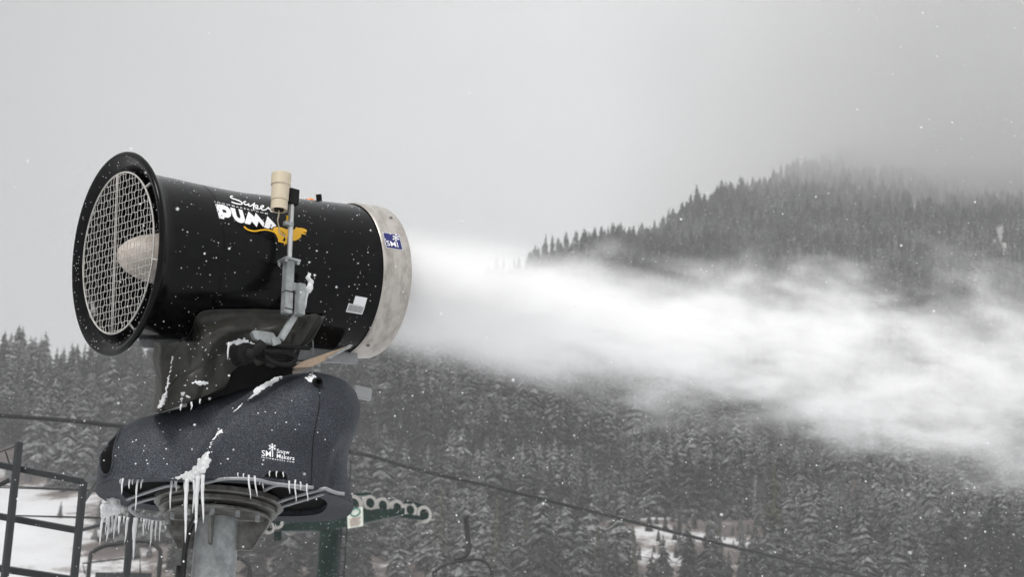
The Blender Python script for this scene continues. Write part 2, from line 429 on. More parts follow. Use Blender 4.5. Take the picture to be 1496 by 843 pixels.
def T(ox, oy, sc): return lambda l: [(ox + x / sc, oy + y / sc) for x, y in l]
c1 = T(310, 280, 14.96)
bm = bmesh.new()
fill(bm, BVH_B, [c1([(62, 268), (230, 290), (330, 330), (395, 400), (418, 470), (400, 540), (350, 572), (262, 560), (258, 605), (150, 580), (110, 420)]), c1([(210, 385), (290, 405), (312, 440), (300, 465), (235, 455)])])
fill(bm, BVH_B, [c1([(388, 345), (495, 370), (530, 520), (560, 570), (600, 585), (615, 550), (570, 380), (655, 405), (690, 520), (715, 620), (700, 670), (640, 690), (570, 670), (500, 620), (450, 540)])])
fill(bm, BVH_B, [c1([(705, 690), (790, 435), (920, 553), (947, 462), (1140, 685), (1115, 775), (1012, 650), (970, 775), (862, 650), (822, 722)])])
fill(bm, BVH_B, [c1([(1205, 535), (1400, 745), (1325, 778), (1300, 792), (1262, 772), (1240, 812), (1130, 785)]), c1([(1272, 715), (1318, 746), (1268, 760)])])
for st in ([(450, 105), (408, 100), (400, 125), (440, 150), (540, 185), (620, 220), (655, 255), (635, 276), (560, 270), (480, 250), (418, 225)],
           [(740, 225), (692, 225), (700, 270), (740, 290), (800, 268), (790, 300), (830, 320), (880, 290), (925, 250)],
           [(927, 250), (900, 330), (910, 410)], [(905, 335), (960, 300), (995, 318), (980, 348), (935, 352), (990, 378), (1050, 372)],
           [(1050, 365), (1118, 335), (1108, 308), (1066, 322), (1062, 370), (1110, 405), (1170, 395)], [(1170, 395), (1230, 345), (1228, 372), (1262, 384), (1278, 422), (1310, 440), (1332, 432)]):
    stroke(bm, BVH_B, c1(st), 1.7, .0017 + .0001 * rnd.random())
a, b = c1([(45, 234), (1212, 503)]); text(bm, BVH_B, 'SNOWMAKERS.COM', a, b, (-.4, -2.1), .006, 1.6)
obj('lettering', bm, MT['white'], barrel, recalc=False, label='white vinyl lettering with a script word above bold capitals')
c2 = T(350, 310, 14.96)
bm = bmesh.new()
fill(bm, BVH_B, [c2([(720, 370), (770, 330), (860, 325), (940, 345), (1000, 368), (1080, 385), (1160, 395), (1200, 375), (1230, 330), (1290, 345), (1350, 345), (1400, 360), (1455, 385), (1470, 420), (1450, 440), (1390, 435), (1400, 455), (1450, 465), (1445, 495), (1345, 480), (1340, 540), (1290, 590), (1210, 625), (1160, 625), (1100, 600), (1040, 560), (1030, 700), (992, 692), (980, 735), (965, 720), (975, 682), (840, 650), (835, 590), (800, 500), (735, 430)]),
                  c2([(930, 630), (985, 540), (1003, 600), (985, 640)])], .0020)
stroke(bm, BVH_B, c2([(95, 315), (150, 365), (230, 400), (340, 415), (450, 395), (560, 385), (660, 400), (745, 430)]), 2.1, .0017)
obj('leaping_cat_emblem', bm, MT['yellow'], barrel, recalc=False)
bm = bmesh.new(); stroke(bm, BVH_B, c2([(890, 395), (920, 440), (965, 500), (1010, 470)]), .5, .0026); stroke(bm, BVH_B, c2([(940, 430), (975, 475)]), .7, .0026)
obj('emblem_line', bm, MT['blackmatte'], barrel, recalc=False)
c3 = T(340, 370, 4.215)
bm = bmesh.new(); fill(bm, BVH_B, [c3([(755, 262), (828, 275), (812, 330), (740, 312)])]); fill(bm, BVH_B, [c3([(713, 307), (813, 331), (796, 377), (696, 360)])], .0017)
stk = obj('data_sticker', bm, MT['white'], barrel, recalc=False)
bm = bmesh.new(); fill(bm, BVH_B, [c3([(717, 312), (807, 333), (794, 370), (703, 355)])], .0026); obj('print_block', bm, MT['greyvinyl'], stk, recalc=False)
def flake(bm, bvh, cx, cy, r, w, off, sk=(0, 0)):
    for k in range(6):
        a = PI / 6 + k * PI / 3; dx, dy = math.cos(a) + sk[0] * math.sin(a), math.sin(a) + sk[1] * math.cos(a)
        stroke(bm, bvh, [(cx, cy), (cx + dx * r * .5, cy + dy * r * .5), (cx + dx * r, cy + dy * r)], w, off + .0002 * k)
        for s in (-1, 1):
            b_ = a + s * .9; ex, ey = math.cos(b_), math.sin(b_)
            stroke(bm, bvh, [(cx + dx * r * .55, cy + dy * r * .55), (cx + dx * r * .55 + ex * r * .32, cy + dy * r * .55 + ey * r * .32)], w * .8, off + .0002 * k + .0001)
c4 = T(550, 330, 21.08)
bm = bmesh.new(); fill(bm, BVH_R, [c4([(180, 195), (690, 262), (812, 757), (296, 676)])], .0012); badge = obj('maker_badge', bm, MT['white'], oring, recalc=False)
bm = bmesh.new(); fill(bm, BVH_R, [c4([(196, 212), (680, 276), (796, 740), (304, 662)])], .0022); obj('badge_field', bm, MT['blue'], badge, recalc=False)
bm = bmesh.new(); a, b = c4([(318, 610), (672, 668)]); text(bm, BVH_R, 'SMI', a, b, (-1.9, -7.6), .006, 1.0, .0034)
x, y = c4([(588, 375)])[0]; flake(bm, BVH_R, x, y, 5.6, 1.0, .0034)
obj('badge_logo', bm, MT['white'], badge, recalc=False)
# screws on the ring
for q in ((553.5, 443), (571, 318), (538, 505)):
    p = cast(BVH_R, *q, .001)
    if p is not None:
        bm = bmesh.new(); n = (p - (A0 + AX * (p - A0).dot(AX))).normalized(); lathe(bm, p, n, [(-.002, .0001), (-.002, .009), (.003, .009), (.005, .006), (.005, .0001)], 14); obj('screw', bm, MT['steel'], oring)
# frost specks on the barrel
bm = bmesh.new(); k = 0
while k < 620:
    s = rnd.uniform(.12, BL - .18); a = rnd.uniform(0, 2 * PI); rd = u_ * math.cos(a) + v_ * math.sin(a)
    h = BVH_B.ray_cast(A0 + AX * s + rd * .9, -rd)
    if h[0] is None: continue
    r_ = min(.0032, .0011 * rnd.paretovariate(2.4)); ico(bm, h[0] + rd * r_ * .3, r_, (1, 1, 1), 1); k += 1
for k in range(120):   # a few on the bell
    a = rnd.uniform(0, 2 * PI); rr = rnd.uniform(R(125), R(146)); ico(bm, A0 - AX * .002 + (u_ * math.cos(a) + v_ * math.sin(a)) * rr, rnd.uniform(.001, .0022))
obj('snow_specks', bm, MT['snow'], barrel, kind='stuff')

# ------------------------------------------------------------------ base housing
YAW = math.radians(9)
BX = Vector((math.cos(YAW), math.sin(YAW), 0)); BY = Z.cross(BX)
ZB = None
for z_ in np.linspace(2.5, 7, 900):      # height of the housing's lower edge, from where it crosses the pole axis in the picture
    if proj(Vector((PC.x, PC.y, z_)))[1] < 729: ZB = z_; break
BC = on_plane(324, 729, Vector((0, 0, ZB)), Z)
print('pole height', ZB, 'pole xy', PC, 'housing centre', BC)
HA, HB = .655, .375
def hpl(px, py, off): q = on_plane(px, py, BC + BY * off, BY) - BC; return q.dot(BX), q.z
top_px = [(137, 735), (141, 683), (147, 658), (160, 637), (181, 617), (205, 606), (240, 598), (280, 589), (320, 575), (360, 559), (400, 546), (430, 541), (455, 539), (480, 543), (505, 550), (522, 566), (530, 584), (531, 600)]
TOP = [hpl(x, y, -.12) for x, y in top_px]
TX = np.array([t[0] for t in TOP]); TZ = np.array([t[1] for t in TOP])
def ztop(x): return float(np.interp(x, TX, TZ))
XL, XR = TX[0], TX[-1]; XM = (XL + XR) / 2; XA = (XR - XL) / 2
cr = [hpl(x, y, -.36) for x, y in ((282, 712), (300, 655), (340, 602), (410, 551), (440, 535))]
hol = [hpl(x, y, -.30) for x, y in ((474, 725), (476, 690), (486, 655), (503, 632), (530, 615))]
def crease_d(x, z, cr=cr):   # signed distance to the crease, + on the right side
    best = 9
    for (x0, z0), (x1, z1) in zip(cr, cr[1:]):
        dx, dz = x1 - x0, z1 - z0; L2 = dx * dx + dz * dz; t = max(0, min(1, ((x - x0) * dx + (z - z0) * dz) / L2))
        ex, ez = x - x0 - t * dx, z - z0 - t * dz; d = math.hypot(ex, ez)
        sgn = 1 if (dz * ex - dx * ez) > 0 else -1
        if d < abs(best): best = sgn * d
    return best
def sst(a, b, x): t = max(0, min(1, (x - a) / (b - a))); return t * t * (3 - 2 * t)
bm = bmesh.new(); NT, NV = 200, 70; rows = []
for j in range(NV + 1):
    v = j / NV; row = []
    for i in range(NT):
        th = 2 * PI * i / NT; c, s = math.cos(th), math.sin(th); e = 2 / (2.7 if c < 0 else 3.4)
        fx = math.copysign(abs(c) ** e, c); fy = math.copysign(abs(s) ** e, s)
        sv = (1 - max(0, (v - .12) / .88) ** 2.6) ** (1 / 2.6) if v < 1 else 0
        svx = 1.0
        # x extent follows the silhouette; y extent domes in
        x = XM + XA * fx * max(svx, .0)
        zt = ztop(x)
        y = HB * fy * sv
        vz = v
        z = vz * zt
        if v > 0 and z < 0: z = 0
        # right end: bulge above, hollow beneath
        w = sst(.35, 1, fx)
        x += w * (-.055 * math.exp(-((z - .22) / .17) ** 2) + .0 * sst(.3, .45, z))
        # near side crease: the right hump stands proud of the left flank
        if s < .2:
            d = crease_d(x, z); k = sst(-.035, .03, d)
            y += (1 - k) * (.055 * min(1, sv * 1.3)) * sst(.2, -.3, s) * sst(0, .25, .25 + 0 * x)
            y -= .012 * math.exp(-((d - .02) / .02) ** 2) * sst(.2, -.3, s)
        if s < .1 and fx > .3:
            y += .075 * sst(-.012, .03, crease_d(x, z, hol)) * sst(.1, -.2, s)
        y -= (0.012 * noise.noise(Vector((x * 3, 0, z * 3)))) * (1 if s < 0 else -1)
        row.append(bm.verts.new(BC + BX * x + BY * y + Z * z))
    rows.append(row)
for a, b in zip(rows, rows[1:]):
    for i in range(NT): bm.faces.new((a[i], a[(i + 1) % NT], b[(i + 1) % NT], b[i]))
bmesh.ops.remove_doubles(bm, verts=bm.verts[:], dist=.0005)
housing = obj('base_housing', bm, MT['housing'], gun, smooth=True)
foot = [v.co.copy() for v in housing.data.vertices if abs(v.co.z - BC.z) < .0005]
bm = bmesh.new(); bm.from_mesh(housing.data); BVH_H = BVHTree.FromBMesh(bm); bm.free()
# logo
c5 = T(375, 640, 21.07)
bm = bmesh.new()
a, b = c5([(150, 565), (500, 600)]); text(bm, BVH_H, 'SMI', a, b, (.2, -8.6), .008, 1.0, .003)
a, b = c5([(612, 470), (1005, 512)]); text(bm, BVH_H, 'Snow', a, b, (.2, -5.9), .012, 1.05, .003)
a, b = c5([(612, 625), (1155, 702)]); text(bm, BVH_H, 'Makers', a, b, (.2, -6.2), .012, 1.05, .003)
a, b = c5([(140, 625), (1145, 778)]); text(bm, BVH_H, 'SNOWMAKERS.COM', a, b, (.1, -1.9), .015, 1.6, .003)
x, y = c5([(475, 300)])[0]; flake(bm, BVH_H, x, y, 5.8, 1.2, .003)
obj('housing_logo', bm, MT['white'], housing, recalc=False)
# seam, black stub, dark patches that paint the vent slot and notch
bm = bmesh.new()
sp_ = [cast(BVH_H, x, y, .0) for x, y in ((466, 568), (467, 590), (463, 612), (458, 640), (456, 670), (455, 700), (454, 711))]
tube(bm, smooth_pts([p for p in sp_ if p is not None], 4), .0028, 6); obj('panel_seam', bm, MT['blackmatte'], housing)
slot = [(180, 624), (166, 632), (156, 646), (150, 662), (147, 678), (149, 690), (155, 695), (162, 690), (165, 678), (166, 664), (169, 648), (174, 635)]
bm = bmesh.new(); fill(bm, BVH_H, [slot], .002, 4); obj('vent_slot_shade', bm, MT['inside'], housing, recalc=False)  # flat patch, uncut shell; shade inside the opening is put into its colour
bm = bmesh.new(); q_ = [cast(BVH_H, x, y, .002) for x, y in slot]; q_ = [q for q in q_ if q is not None]
if len(q_) > 4: tube(bm, smooth_pts(q_ + [q_[0]], 4), .005, 8, False); obj('slot_rim', bm, MT['housing'], housing, smooth=True)
bm = bmesh.new(); fill(bm, BVH_H, [[(386, 697), (391, 691), (400, 689), (412, 690), (418, 694), (420, 701), (404, 700)]], .002, 3); obj('notch_shade', bm, MT['inside'], housing, recalc=False)  # no hole cut; the notch's darkness is painted as a flat patch
p = cast(BVH_H, 462, 559, 0)
bm = bmesh.new(); lathe(bm, p, (-BY * .9 + BX * .25 - Z * .15).normalized(), [(-.02, .0001), (-.02, .022), (.035, .022), (.038, .018), (.030, .015), (.0, .015), (.0, .0001)], 20); obj('cable_gland', bm, MT['blackmatte'], housing)

# underside: rim plate, recess, slewing rings, gussets, pole
bm = bmesh.new()
fo = sorted(foot, key=lambda q: math.atan2((q - BC).dot(BY), (q - BC).dot(BX)))
def ringfaces(bm, outer_, inner_):
    A = [bm.verts.new(q) for q in outer_]; B = [bm.verts.new(q) for q in inner_]; n = len(A)
    for i in range(n): bm.faces.new((A[i], A[(i + 1) % n], B[(i + 1) % n], B[i]))
inner1 = [BC + (q - BC) * .80 + Z * .004 for q in fo]
ringfaces(bm, [q - Z * .001 for q in fo], inner1)
ringfaces(bm, [q for q in inner1], [q + Z * .03 for q in inner1])
under = obj('underside_rim', bm, MT['housing'], housing)
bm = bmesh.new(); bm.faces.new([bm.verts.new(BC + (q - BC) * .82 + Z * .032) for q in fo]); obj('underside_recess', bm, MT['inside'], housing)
def gz(px, py, dz=0): return on_plane(px, py, Vector((0, 0, BC.z + dz)), Z)
# pale angle strips edging the underside openings
for st in ([(185, 730), (242, 711), (262, 712)], [(190, 746), (193, 738), (225, 728), (236, 729)], [(190, 746), (200, 753), (222, 758), (236, 760)],
           [(300, 706), (330, 700), (372, 701), (400, 707), (458, 713)], [(398, 737), (430, 726), (475, 714)], [(398, 744), (430, 735), (472, 722)], [(386, 717), (408, 709), (450, 716)], [(475, 714), (490, 720), (503, 722)]):
    bm = bmesh.new(); pts = smooth_pts([gz(x, y, -.004) for x, y in st], 5)
    for a, b in zip(pts, pts[1:]): pass
    tube(bm, pts, .0085, 6); obj('edge_strip', bm, MT['plate'], housing, smooth=True)
FC = on_plane(319, 747, Vector((0, 0, BC.z - .035)), Z)
POLE = Vector((FC.x, FC.y, 0))
def disc(name, zc, ro, ri, h, m, par):
    bm = bmesh.new(); o = Vector((FC.x, FC.y, zc)); R1 = lathe(bm, o, Z, [(0, ri), (0, ro - .004), (.004, ro), (h - .004, ro), (h, ro - .004), (h, ri), (0, ri)], 96)
    return autosmooth(obj(name, bm, m, par), 30)
zf = BC.z
disc('slewing_ring', zf - .045, .285, .20, .026, MT['ringdark'], gun)
disc('slewing_ring', zf - .012, .312, .19, .03, MT['ringdark'], gun)
disc('flange_plate', zf - .080, .262, .10, .016, MT['ringdark'], gun)
for k in range(12):
    a = 2 * PI * k / 12; bm = bmesh.new(); c = Vector((FC.x, FC.y, zf - .11)) + Vector((math.cos(a), math.sin(a), 0)) * .235
    lathe(bm, c, Z, [(0, .0001), (0, .012), (.05, .012), (.05, .0001)], 6); obj('flange_bolt', bm, MT['galv'], gun)
bm = bmesh.new(); lathe(bm, POLE, Z, [(0, .32), (.03, .32), (.03, .13), (zf - .52, .118), (zf - .515, .122), (zf - .49, .122), (zf - .485, .108), (zf - .35, .106), (zf - .07, .104)], 64)
pole = autosmooth(obj('support_pole', bm, MT['galv'], gun), 30)
for k in range(4):
    a = math.radians(-6 + 90 * k); d = Vector((math.cos(a), math.sin(a), 0)); bm = bmesh.new()
    o = POLE + Vector((0, 0, zf - .087)); sd = Z.cross(d) * .008; w_ = 1 if k % 2 == 0 else .5
    prism(bm, [o + d * .10 - sd, o + d * (.10 + .155 * w_) - sd, o + d * (.10 + .145 * w_) - Z * .025 - sd, o + d * (.10 + .08 * w_) - Z * .14 - sd, o + d * .10 - Z * .14 - sd], sd * 2); obj('gusset', bm, MT['ringdark'], gun)
bm = bmesh.new()
q = gz(279, 766, -.1) 
tube(bm, smooth_pts([POLE + Vector((-.09, -.09, zf - .08)), POLE + Vector((-.135, -.06, zf - .2)), POLE + Vector((-.14, -.05, zf - .42)), POLE + Vector((-.165, -.05, zf - .56)), POLE + Vector((-.16, -.05, 1.2)), POLE + Vector((-.16, -.05, .05))], 6), .014, 8); obj('power_cable', bm, MT['cable'], gun, smooth=True)
# small pale box behind the housing
bm = bmesh.new(); c = bp(529, 574.5, .12); box(bm, c, HX, HY, Z, .052, .012, .033); bev(bm); obj('junction_box', bm, MT['plate_pale'], gun)
bm = bmesh.new(); bar(bm, c - HX * .05, c - HX * .35, .02); obj('box_arm', bm, MT['steel'], gun)

# yoke under the barrel (mostly hidden by the tarpaulin) and the board under the outlet
bm = bmesh.new(); bar(bm, bp(205, 493, .05), bp(265, 499, .05), .10, .035, Z); bar(bm, bp(265, 499, .0), bp(520, 512, .0), .14, .03, Z); bev(bm); obj('yoke_beam', bm, MT['plate'], gun)
bm = bmesh.new(); pts = [bp(x, y, -.18) for x, y in ((428, 538), (440, 529), (512, 504), (513, 508), (455, 536))]; prism(bm, pts, HY * .30); obj('tan_board', bm, MT['wood'], gun)
bm = bmesh.new(); pts = [bp(x, y, -.20) for x, y in ((478, 523), (512, 503), (516, 505), (484, 524))]; prism(bm, pts, HY * .10); obj('drip_tray', bm, MT['galv'], gun)
bm = bmesh.new(); bar(bm, bp(457, 497, -.19), bp(458, 519, -.19), .006); obj('tie_rod', bm, MT['galv'], gun)
for s in (-.16, .2):
    bm = bmesh.new(); pts = [bp(x, y, s) for x, y in ((285, 470), (450, 475), (430, 540), (400, 560), (300, 585), (262, 590))]; prism(bm, pts, HY * .02); obj('yoke_plate', bm, MT['blackmatte'], gun)

# tarpaulin: near sheet, far sheet, closing folds; hugs the barrel at its top edge
top_e = [(236, 500), (252, 502), (270, 492), (279, 478), (286, 460), (300, 452), (340, 450), (400, 451), (440, 457), (475, 461)]
bot_e = [(232, 604), (240, 601), (262, 593), (290, 583), (318, 572), (345, 560), (368, 551), (392, 541), (412, 531), (428, 522)]
TD = ray(330, 520).normalized()
def sheet(side, name):
    NU, NV2 = 110, 44; bm = bmesh.new(); g = []
    tp = smooth_pts([(x, y, 0) for x, y in top_e], 14); bt = smooth_pts([(x, y, 0) for x, y in bot_e], 14)
    for i in range(NU + 1):
        t = i / NU; k = t * (len(tp) - 1); a = tp[int(k)]; b = bt[int(k)]; row = []
        for j in range(NV2 + 1):
            v = j / NV2
            x = a.x + (b.x - a.x) * v; y = a.y + (b.y - a.y) * v
            if t < .18: x += 9 * math.sin(v * PI) * (1 - t / .18)          # left edge waisted
            h = cast(BVH_B, x, y, .012)
            pl = bp(x, y, -.33 + .10 * v)
            if h is not None and side < 0:
                d1 = (h - CAM).length; d0 = (pl - CAM).length
                q = h if d1 < d0 else pl
                w = sst(0, .35, v); q = h.lerp(pl, w) if d1 >= d0 else h.lerp(pl, w * .9)
            else: q = pl
            if t > .9 and v > .45: q = q + HY * .02
            amp = .036 * sst(0, .3, v) * (1 - .3 * v)
            wv = noise.noise(Vector((x * .022, y * .010 + x * .008, 1.7))) * amp * 1.6 + noise.noise(Vector(((x + y * .6) * .040, (y - x) * .012, 5.1))) * amp * 1.0
            rid = abs(noise.noise(Vector((x * .030 + y * .02, y * .014 - x * .008, 9.3)))); wv += max(0, .12 - rid) * amp * 3.4
            fold = .022 * math.exp(-((x - 268 - (y - 500) * .12) / 8) ** 2) * sst(0, .2, v)
            q = q + HY * (wv - fold * 1.0)
            if side > 0:
                q = q + TD * .42
            row.append(bm.verts.new(q))
        g.append(row)
    for a, b in zip(g, g[1:]):
        for j in range(NV2): bm.faces.new((a[j], a[j + 1], b[j + 1], b[j]))
    return bm, g
bm, gN = sheet(-1, 'n'); edgeN0 = [v.co.copy() for v in gN[0]]; edgeN1 = [v.co.copy() for v in gN[-1]]
bot = [r[-1].co.copy() for r in gN]
# far sheet and the closing folds joined into the same cloth
bm2, gF = sheet(1, 'f'); edgeF0 = [v.co.copy() for v in gF[0]]; edgeF1 = [v.co.copy() for v in gF[-1]]
for fc in bm2.faces[:]: pass
mm = bpy.data.meshes.new('tmp'); bm2.to_mesh(mm); bm.from_mesh(mm); bm2.free(); bpy.data.meshes.remove(mm)
for eN, eF, sg in ((edgeN0, edgeF0, -1), (edgeN1, edgeF1, 1)):
    gr = []
    for a, b in zip(eN, eF):
        gr.append([bm.verts.new(a.lerp(b, k / 10) + HX * sg * .05 * math.sin(PI * k / 10) * (1 if sg < 0 else -.3)) for k in range(11)])
    for a, b in zip(gr, gr[1:]):
        for k in range(10): bm.faces.new((a[k], a[k + 1], b[k + 1], b[k]))
bmesh.ops.remove_doubles(bm, verts=bm.verts[:], dist=.0005)
tarp = obj('cloth_cover', bm, MT['tarp'], gun, smooth=True)
md = tarp.modifiers.new('s', 'SOLIDIFY'); md.thickness = .004
bm = bmesh.new(); bm.from_mesh(tarp.data); BVH_T = BVHTree.FromBMesh(bm); bm.free()
# right flap of the tarpaulin
bm = bmesh.new(); fl = [[(440, 458), (476, 461)], [(436, 480), (466, 479)], [(430, 500), (456, 497)], [(424, 514), (440, 508)]]
g = []
for i, (a, b) in enumerate(fl):
    row = []
    for k in range(13):
        t = k / 12; x = a[0] + (b[0] - a[0]) * t; y = a[1] + (b[1] - a[1]) * t; h = cast(BVH_B, x, y, .02)
        q = bp(x, y, -.385 + .03 * i) + HY * (.014 * math.sin(t * 9 + i))
        row.append(bm.verts.new(q))
    g.append(row)
for a, b in zip(g, g[1:]):
    for k in range(12): bm.faces.new((a[k], a[k + 1], b[k + 1], b[k]))
bmesh.ops.subdivide_edges(bm, edges=bm.edges[:], cuts=2, use_grid_fill=True, smooth=.5)
o = obj('cover_flap', bm, MT['tarp'], tarp, smooth=True); md = o.modifiers.new('s', 'SOLIDIFY'); md.thickness = .004
# dark gap bellows between tarpaulin and housing
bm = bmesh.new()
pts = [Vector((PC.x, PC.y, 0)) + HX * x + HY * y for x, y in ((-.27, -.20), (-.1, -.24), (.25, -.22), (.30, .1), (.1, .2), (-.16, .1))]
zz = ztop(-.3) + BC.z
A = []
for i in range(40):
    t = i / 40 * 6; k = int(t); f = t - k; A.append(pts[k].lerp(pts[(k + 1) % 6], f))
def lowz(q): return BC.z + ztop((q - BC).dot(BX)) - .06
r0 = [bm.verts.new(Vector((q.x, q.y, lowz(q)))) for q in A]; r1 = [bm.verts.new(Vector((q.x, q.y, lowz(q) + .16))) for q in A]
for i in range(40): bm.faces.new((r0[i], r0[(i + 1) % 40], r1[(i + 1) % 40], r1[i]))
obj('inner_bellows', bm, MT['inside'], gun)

# hinge, hoses
bm = bmesh.new(); pts = smooth_pts([bp(x, y, -.40) for x, y in ((385, 494), (392, 503), (410, 506), (436, 508), (452, 509))], 4); tube(bm, pts, .011, 8); obj('hose', bm, MT['blackmatte'], gun, smooth=True)
for i, (pa) in enumerate(([(383, 510), (395, 514), (412, 515), (428, 520), (431, 527), (420, 533), (400, 530), (386, 520)], [(380, 514), (395, 519), (415, 521), (430, 527)], [(376, 522), (395, 528), (415, 530), (429, 533)])):
    bm = bmesh.new(); tube(bm, smooth_pts([bp(x, y, -.42 + .02 * i) for x, y in pa], 5), .0125, 8); obj('hose', bm, MT['blackmatte'], gun, smooth=True)
bm = bmesh.new(); pts = [bp(x, y, -.40) for x, y in ((384, 503), (433, 507), (428, 519), (384, 514))]; prism(bm, pts, HY * .10); bev(bm); obj('hose_clamp', bm, MT['blackmatte'], gun)
bm = bmesh.new(); tube(bm, [bp(384, 500, -.47), bp(378, 508, -.46), bp(366, 520, -.44)], [.022, .022, .021], 16); tube(bm, [bp(368, 514, -.44), bp(362, 524, -.44)], .026, 16); obj('tilt_cylinder', bm, MT['blackmatte'], gun, smooth=True)
bm = bmesh.new(); pts = [bp(x, y, -.44) for x, y in ((368, 486), (372, 482), (400, 486), (407, 498), (400, 503), (385, 501), (373, 496))]; prism(bm, pts, HY * .03); bev(bm, .003); obj('hinge_plate', bm, MT['galv'], gun)
bm = bmesh.new(); prism(bm, [bp(x, y, -.43) for x, y in ((345, 505), (360, 499), (380, 506), (382, 512), (370, 530), (352, 530), (346, 518))], HY * .08); bev(bm, .008); obj('pivot_lug', bm, MT['blackmatte'], gun)

# sensor mast
mo = -.455
mast = gun
bm = bmesh.new(); bar(bm, bp(409, 497, mo), bp(439, 447, mo), .030, .030, HX); bev(bm, .003); obj('mast_brace', bm, MT['galv'], gun)
bm = bmesh.new(); bar(bm, bp(409, 497, mo - .01), bp(397, 501, mo - .01), .035, .012, Z); bev(bm, .003); obj('mast_foot', bm, MT['galv'], gun)
bm = bmesh.new(); bar(bm, bp(437.5, 461, mo - .035), bp(439, 415, mo - .035), .040, .040, HX); bev(bm, .003); obj('mast_post', bm, MT['galv'], gun)
bm = bmesh.new(); bar(bm, bp(418.5, 459, mo), bp(422, 381, mo), .044, .044, HX); bev(bm, .003); sock = obj('mast_socket', bm, MT['galv'], gun)
for y in (427.5, 453):
    bm = bmesh.new(); q = bp(419.8 + (440 - y) * .04, y, mo); box(bm, q, HX, HY, Z, .0235, .0235, .0022); obj('strap', bm, MT['blackmatte'], sock)
bm = bmesh.new(); box(bm, bp(430.5, 421, mo - .01), HX, HY, Z, .018, .02, .020); obj('link_block', bm, MT['galv'], gun)
bm = bmesh.new(); q = bp(422.4, 381.5, mo); box(bm, q, HX, HY, Z, .042, .042, .006); bev(bm, .002); obj('cap_plate', bm, MT['galv'], gun)
for sx in (-1, 1):
    for sy in (-1, 1):
        bm = bmesh.new(); lathe(bm, q + HX * .033 * sx + HY * .033 * sy - Z * .02, Z, [(0, .0001), (0, .008), (.016, .008), (.016, .0001)], 6); obj('bolt', bm, MT['galv'], sock)
bm = bmesh.new(); tube(bm, [bp(422.6, 381, mo), bp(426, 299, mo)], .0125, 20); tub = autosmooth(obj('mast_tube', bm, MT['alu'], gun))
bm = bmesh.new(); q = bp(424, 328, mo); lathe(bm, q - Z * .01, Z, [(0, .0126), (0, .017), (.02, .017), (.02, .0126)], 20); box(bm, q - HX * .022, HX, HY, Z, .012, .012, .009); obj('tube_clamp', bm, MT['galv'], tub)
bm = bmesh.new(); box(bm, bp(427.5, 288, mo), HX, HY, Z, .027, .02, .040); bev(bm, .003); sb = obj('sensor_box', bm, MT['blackmatte'], gun)
bm = bmesh.new(); pts = bp(421, 318, mo + .02); bar(bm, bp(419.5, 326, mo + .01), bp(420, 315, mo + .01), .009); obj('cable_tie', bm, MT['yellow'], tub)
# cream sensor shelter
c0 = bp(407.5, 306, mo - .01); hz = (bp(409.5, 253.5, mo - .01) - c0).length; r_ = (bp(423.6, 262, mo) - bp(394.0, 262, mo)).length / 2 * math.cos(math.radians(30)) * 1.0
r_ = 14.6 * proj(c0)[2] / F
bm = bmesh.new(); prof = [(.0, .0001), (.0, r_ * .45), (.004, r_ * .45), (.004, r_ * .78), (0, r_ * .80), (-.004, r_ * .84), (.035, r_ * .86), (.038, r_ * .80), (.044, r_ * .80), (.047, r_ * .88), (hz * .62, r_ * .90), (hz * .66, r_ * .90), (hz * .68, r_), (hz * .985, r_), (hz, r_ * .95), (hz, .0001)]
lathe(bm, c0, Z, prof, 48); sens = autosmooth(obj('weather_sensor', bm, MT['cream'], gun), 30)
bm = bmesh.new(); tube(bm, smooth_pts([c0 + Z * .01, bp(407, 315, mo - .01), bp(405.6, 322, mo), bp(407.5, 331, mo + .04), bp(408.5, 340, mo + .06), bp(417, 345, mo + .03)], 6), .0032, 8); obj('sensor_wire', bm, MT['cream'], sens, smooth=True)
bm = bmesh.new(); lathe(bm, c0 - Z * .006, Z, [(0, .0001), (0, r_ * .5), (.012, r_ * .5)], 24); obj('sensor_base', bm, MT['blackmatte'], sens)
# frozen cable gland on the barrel side
bm = bmesh.new()
for x, y, r in ((452, 401, 4), (450, 406, 5), (454, 412, 6), (453, 418, 6), (450, 424, 7), (453, 421, 6), (447, 422, 5)):
    ico(bm, bp(x, y, -.42) , r * .0035 * .8, (1, .8, 1), 2)
melt(obj('ice_lump', bm, MT['ice'], gun, smooth=True), .005)
# beacon + antenna stub on top
def top_at(px, rr):
    lo, hi = 0, BL
    for _ in range(40):
        m_ = (lo + hi) / 2
        if proj(A0 + AX * m_ + GU * rr)[0] < px: lo = m_
        else: hi = m_
    return A0 + AX * lo + GU * rr
h = top_at(453, R(114))
bm = bmesh.new(); lathe(bm, h - GU * .004, GU, [(0, .024), (.010, .024), (.016, .020), (.020, .010), (.020, .0001)], 24); obj('orange_marker', bm, MT['orange'], gun, smooth=True)
h = top_at(467, R(114))
bm = bmesh.new(); tube(bm, [h - GU * .01, h + GU * .042 - AX * .010], .0145, 16); obj('rubber_stub', bm, MT['blackmatte'], gun)

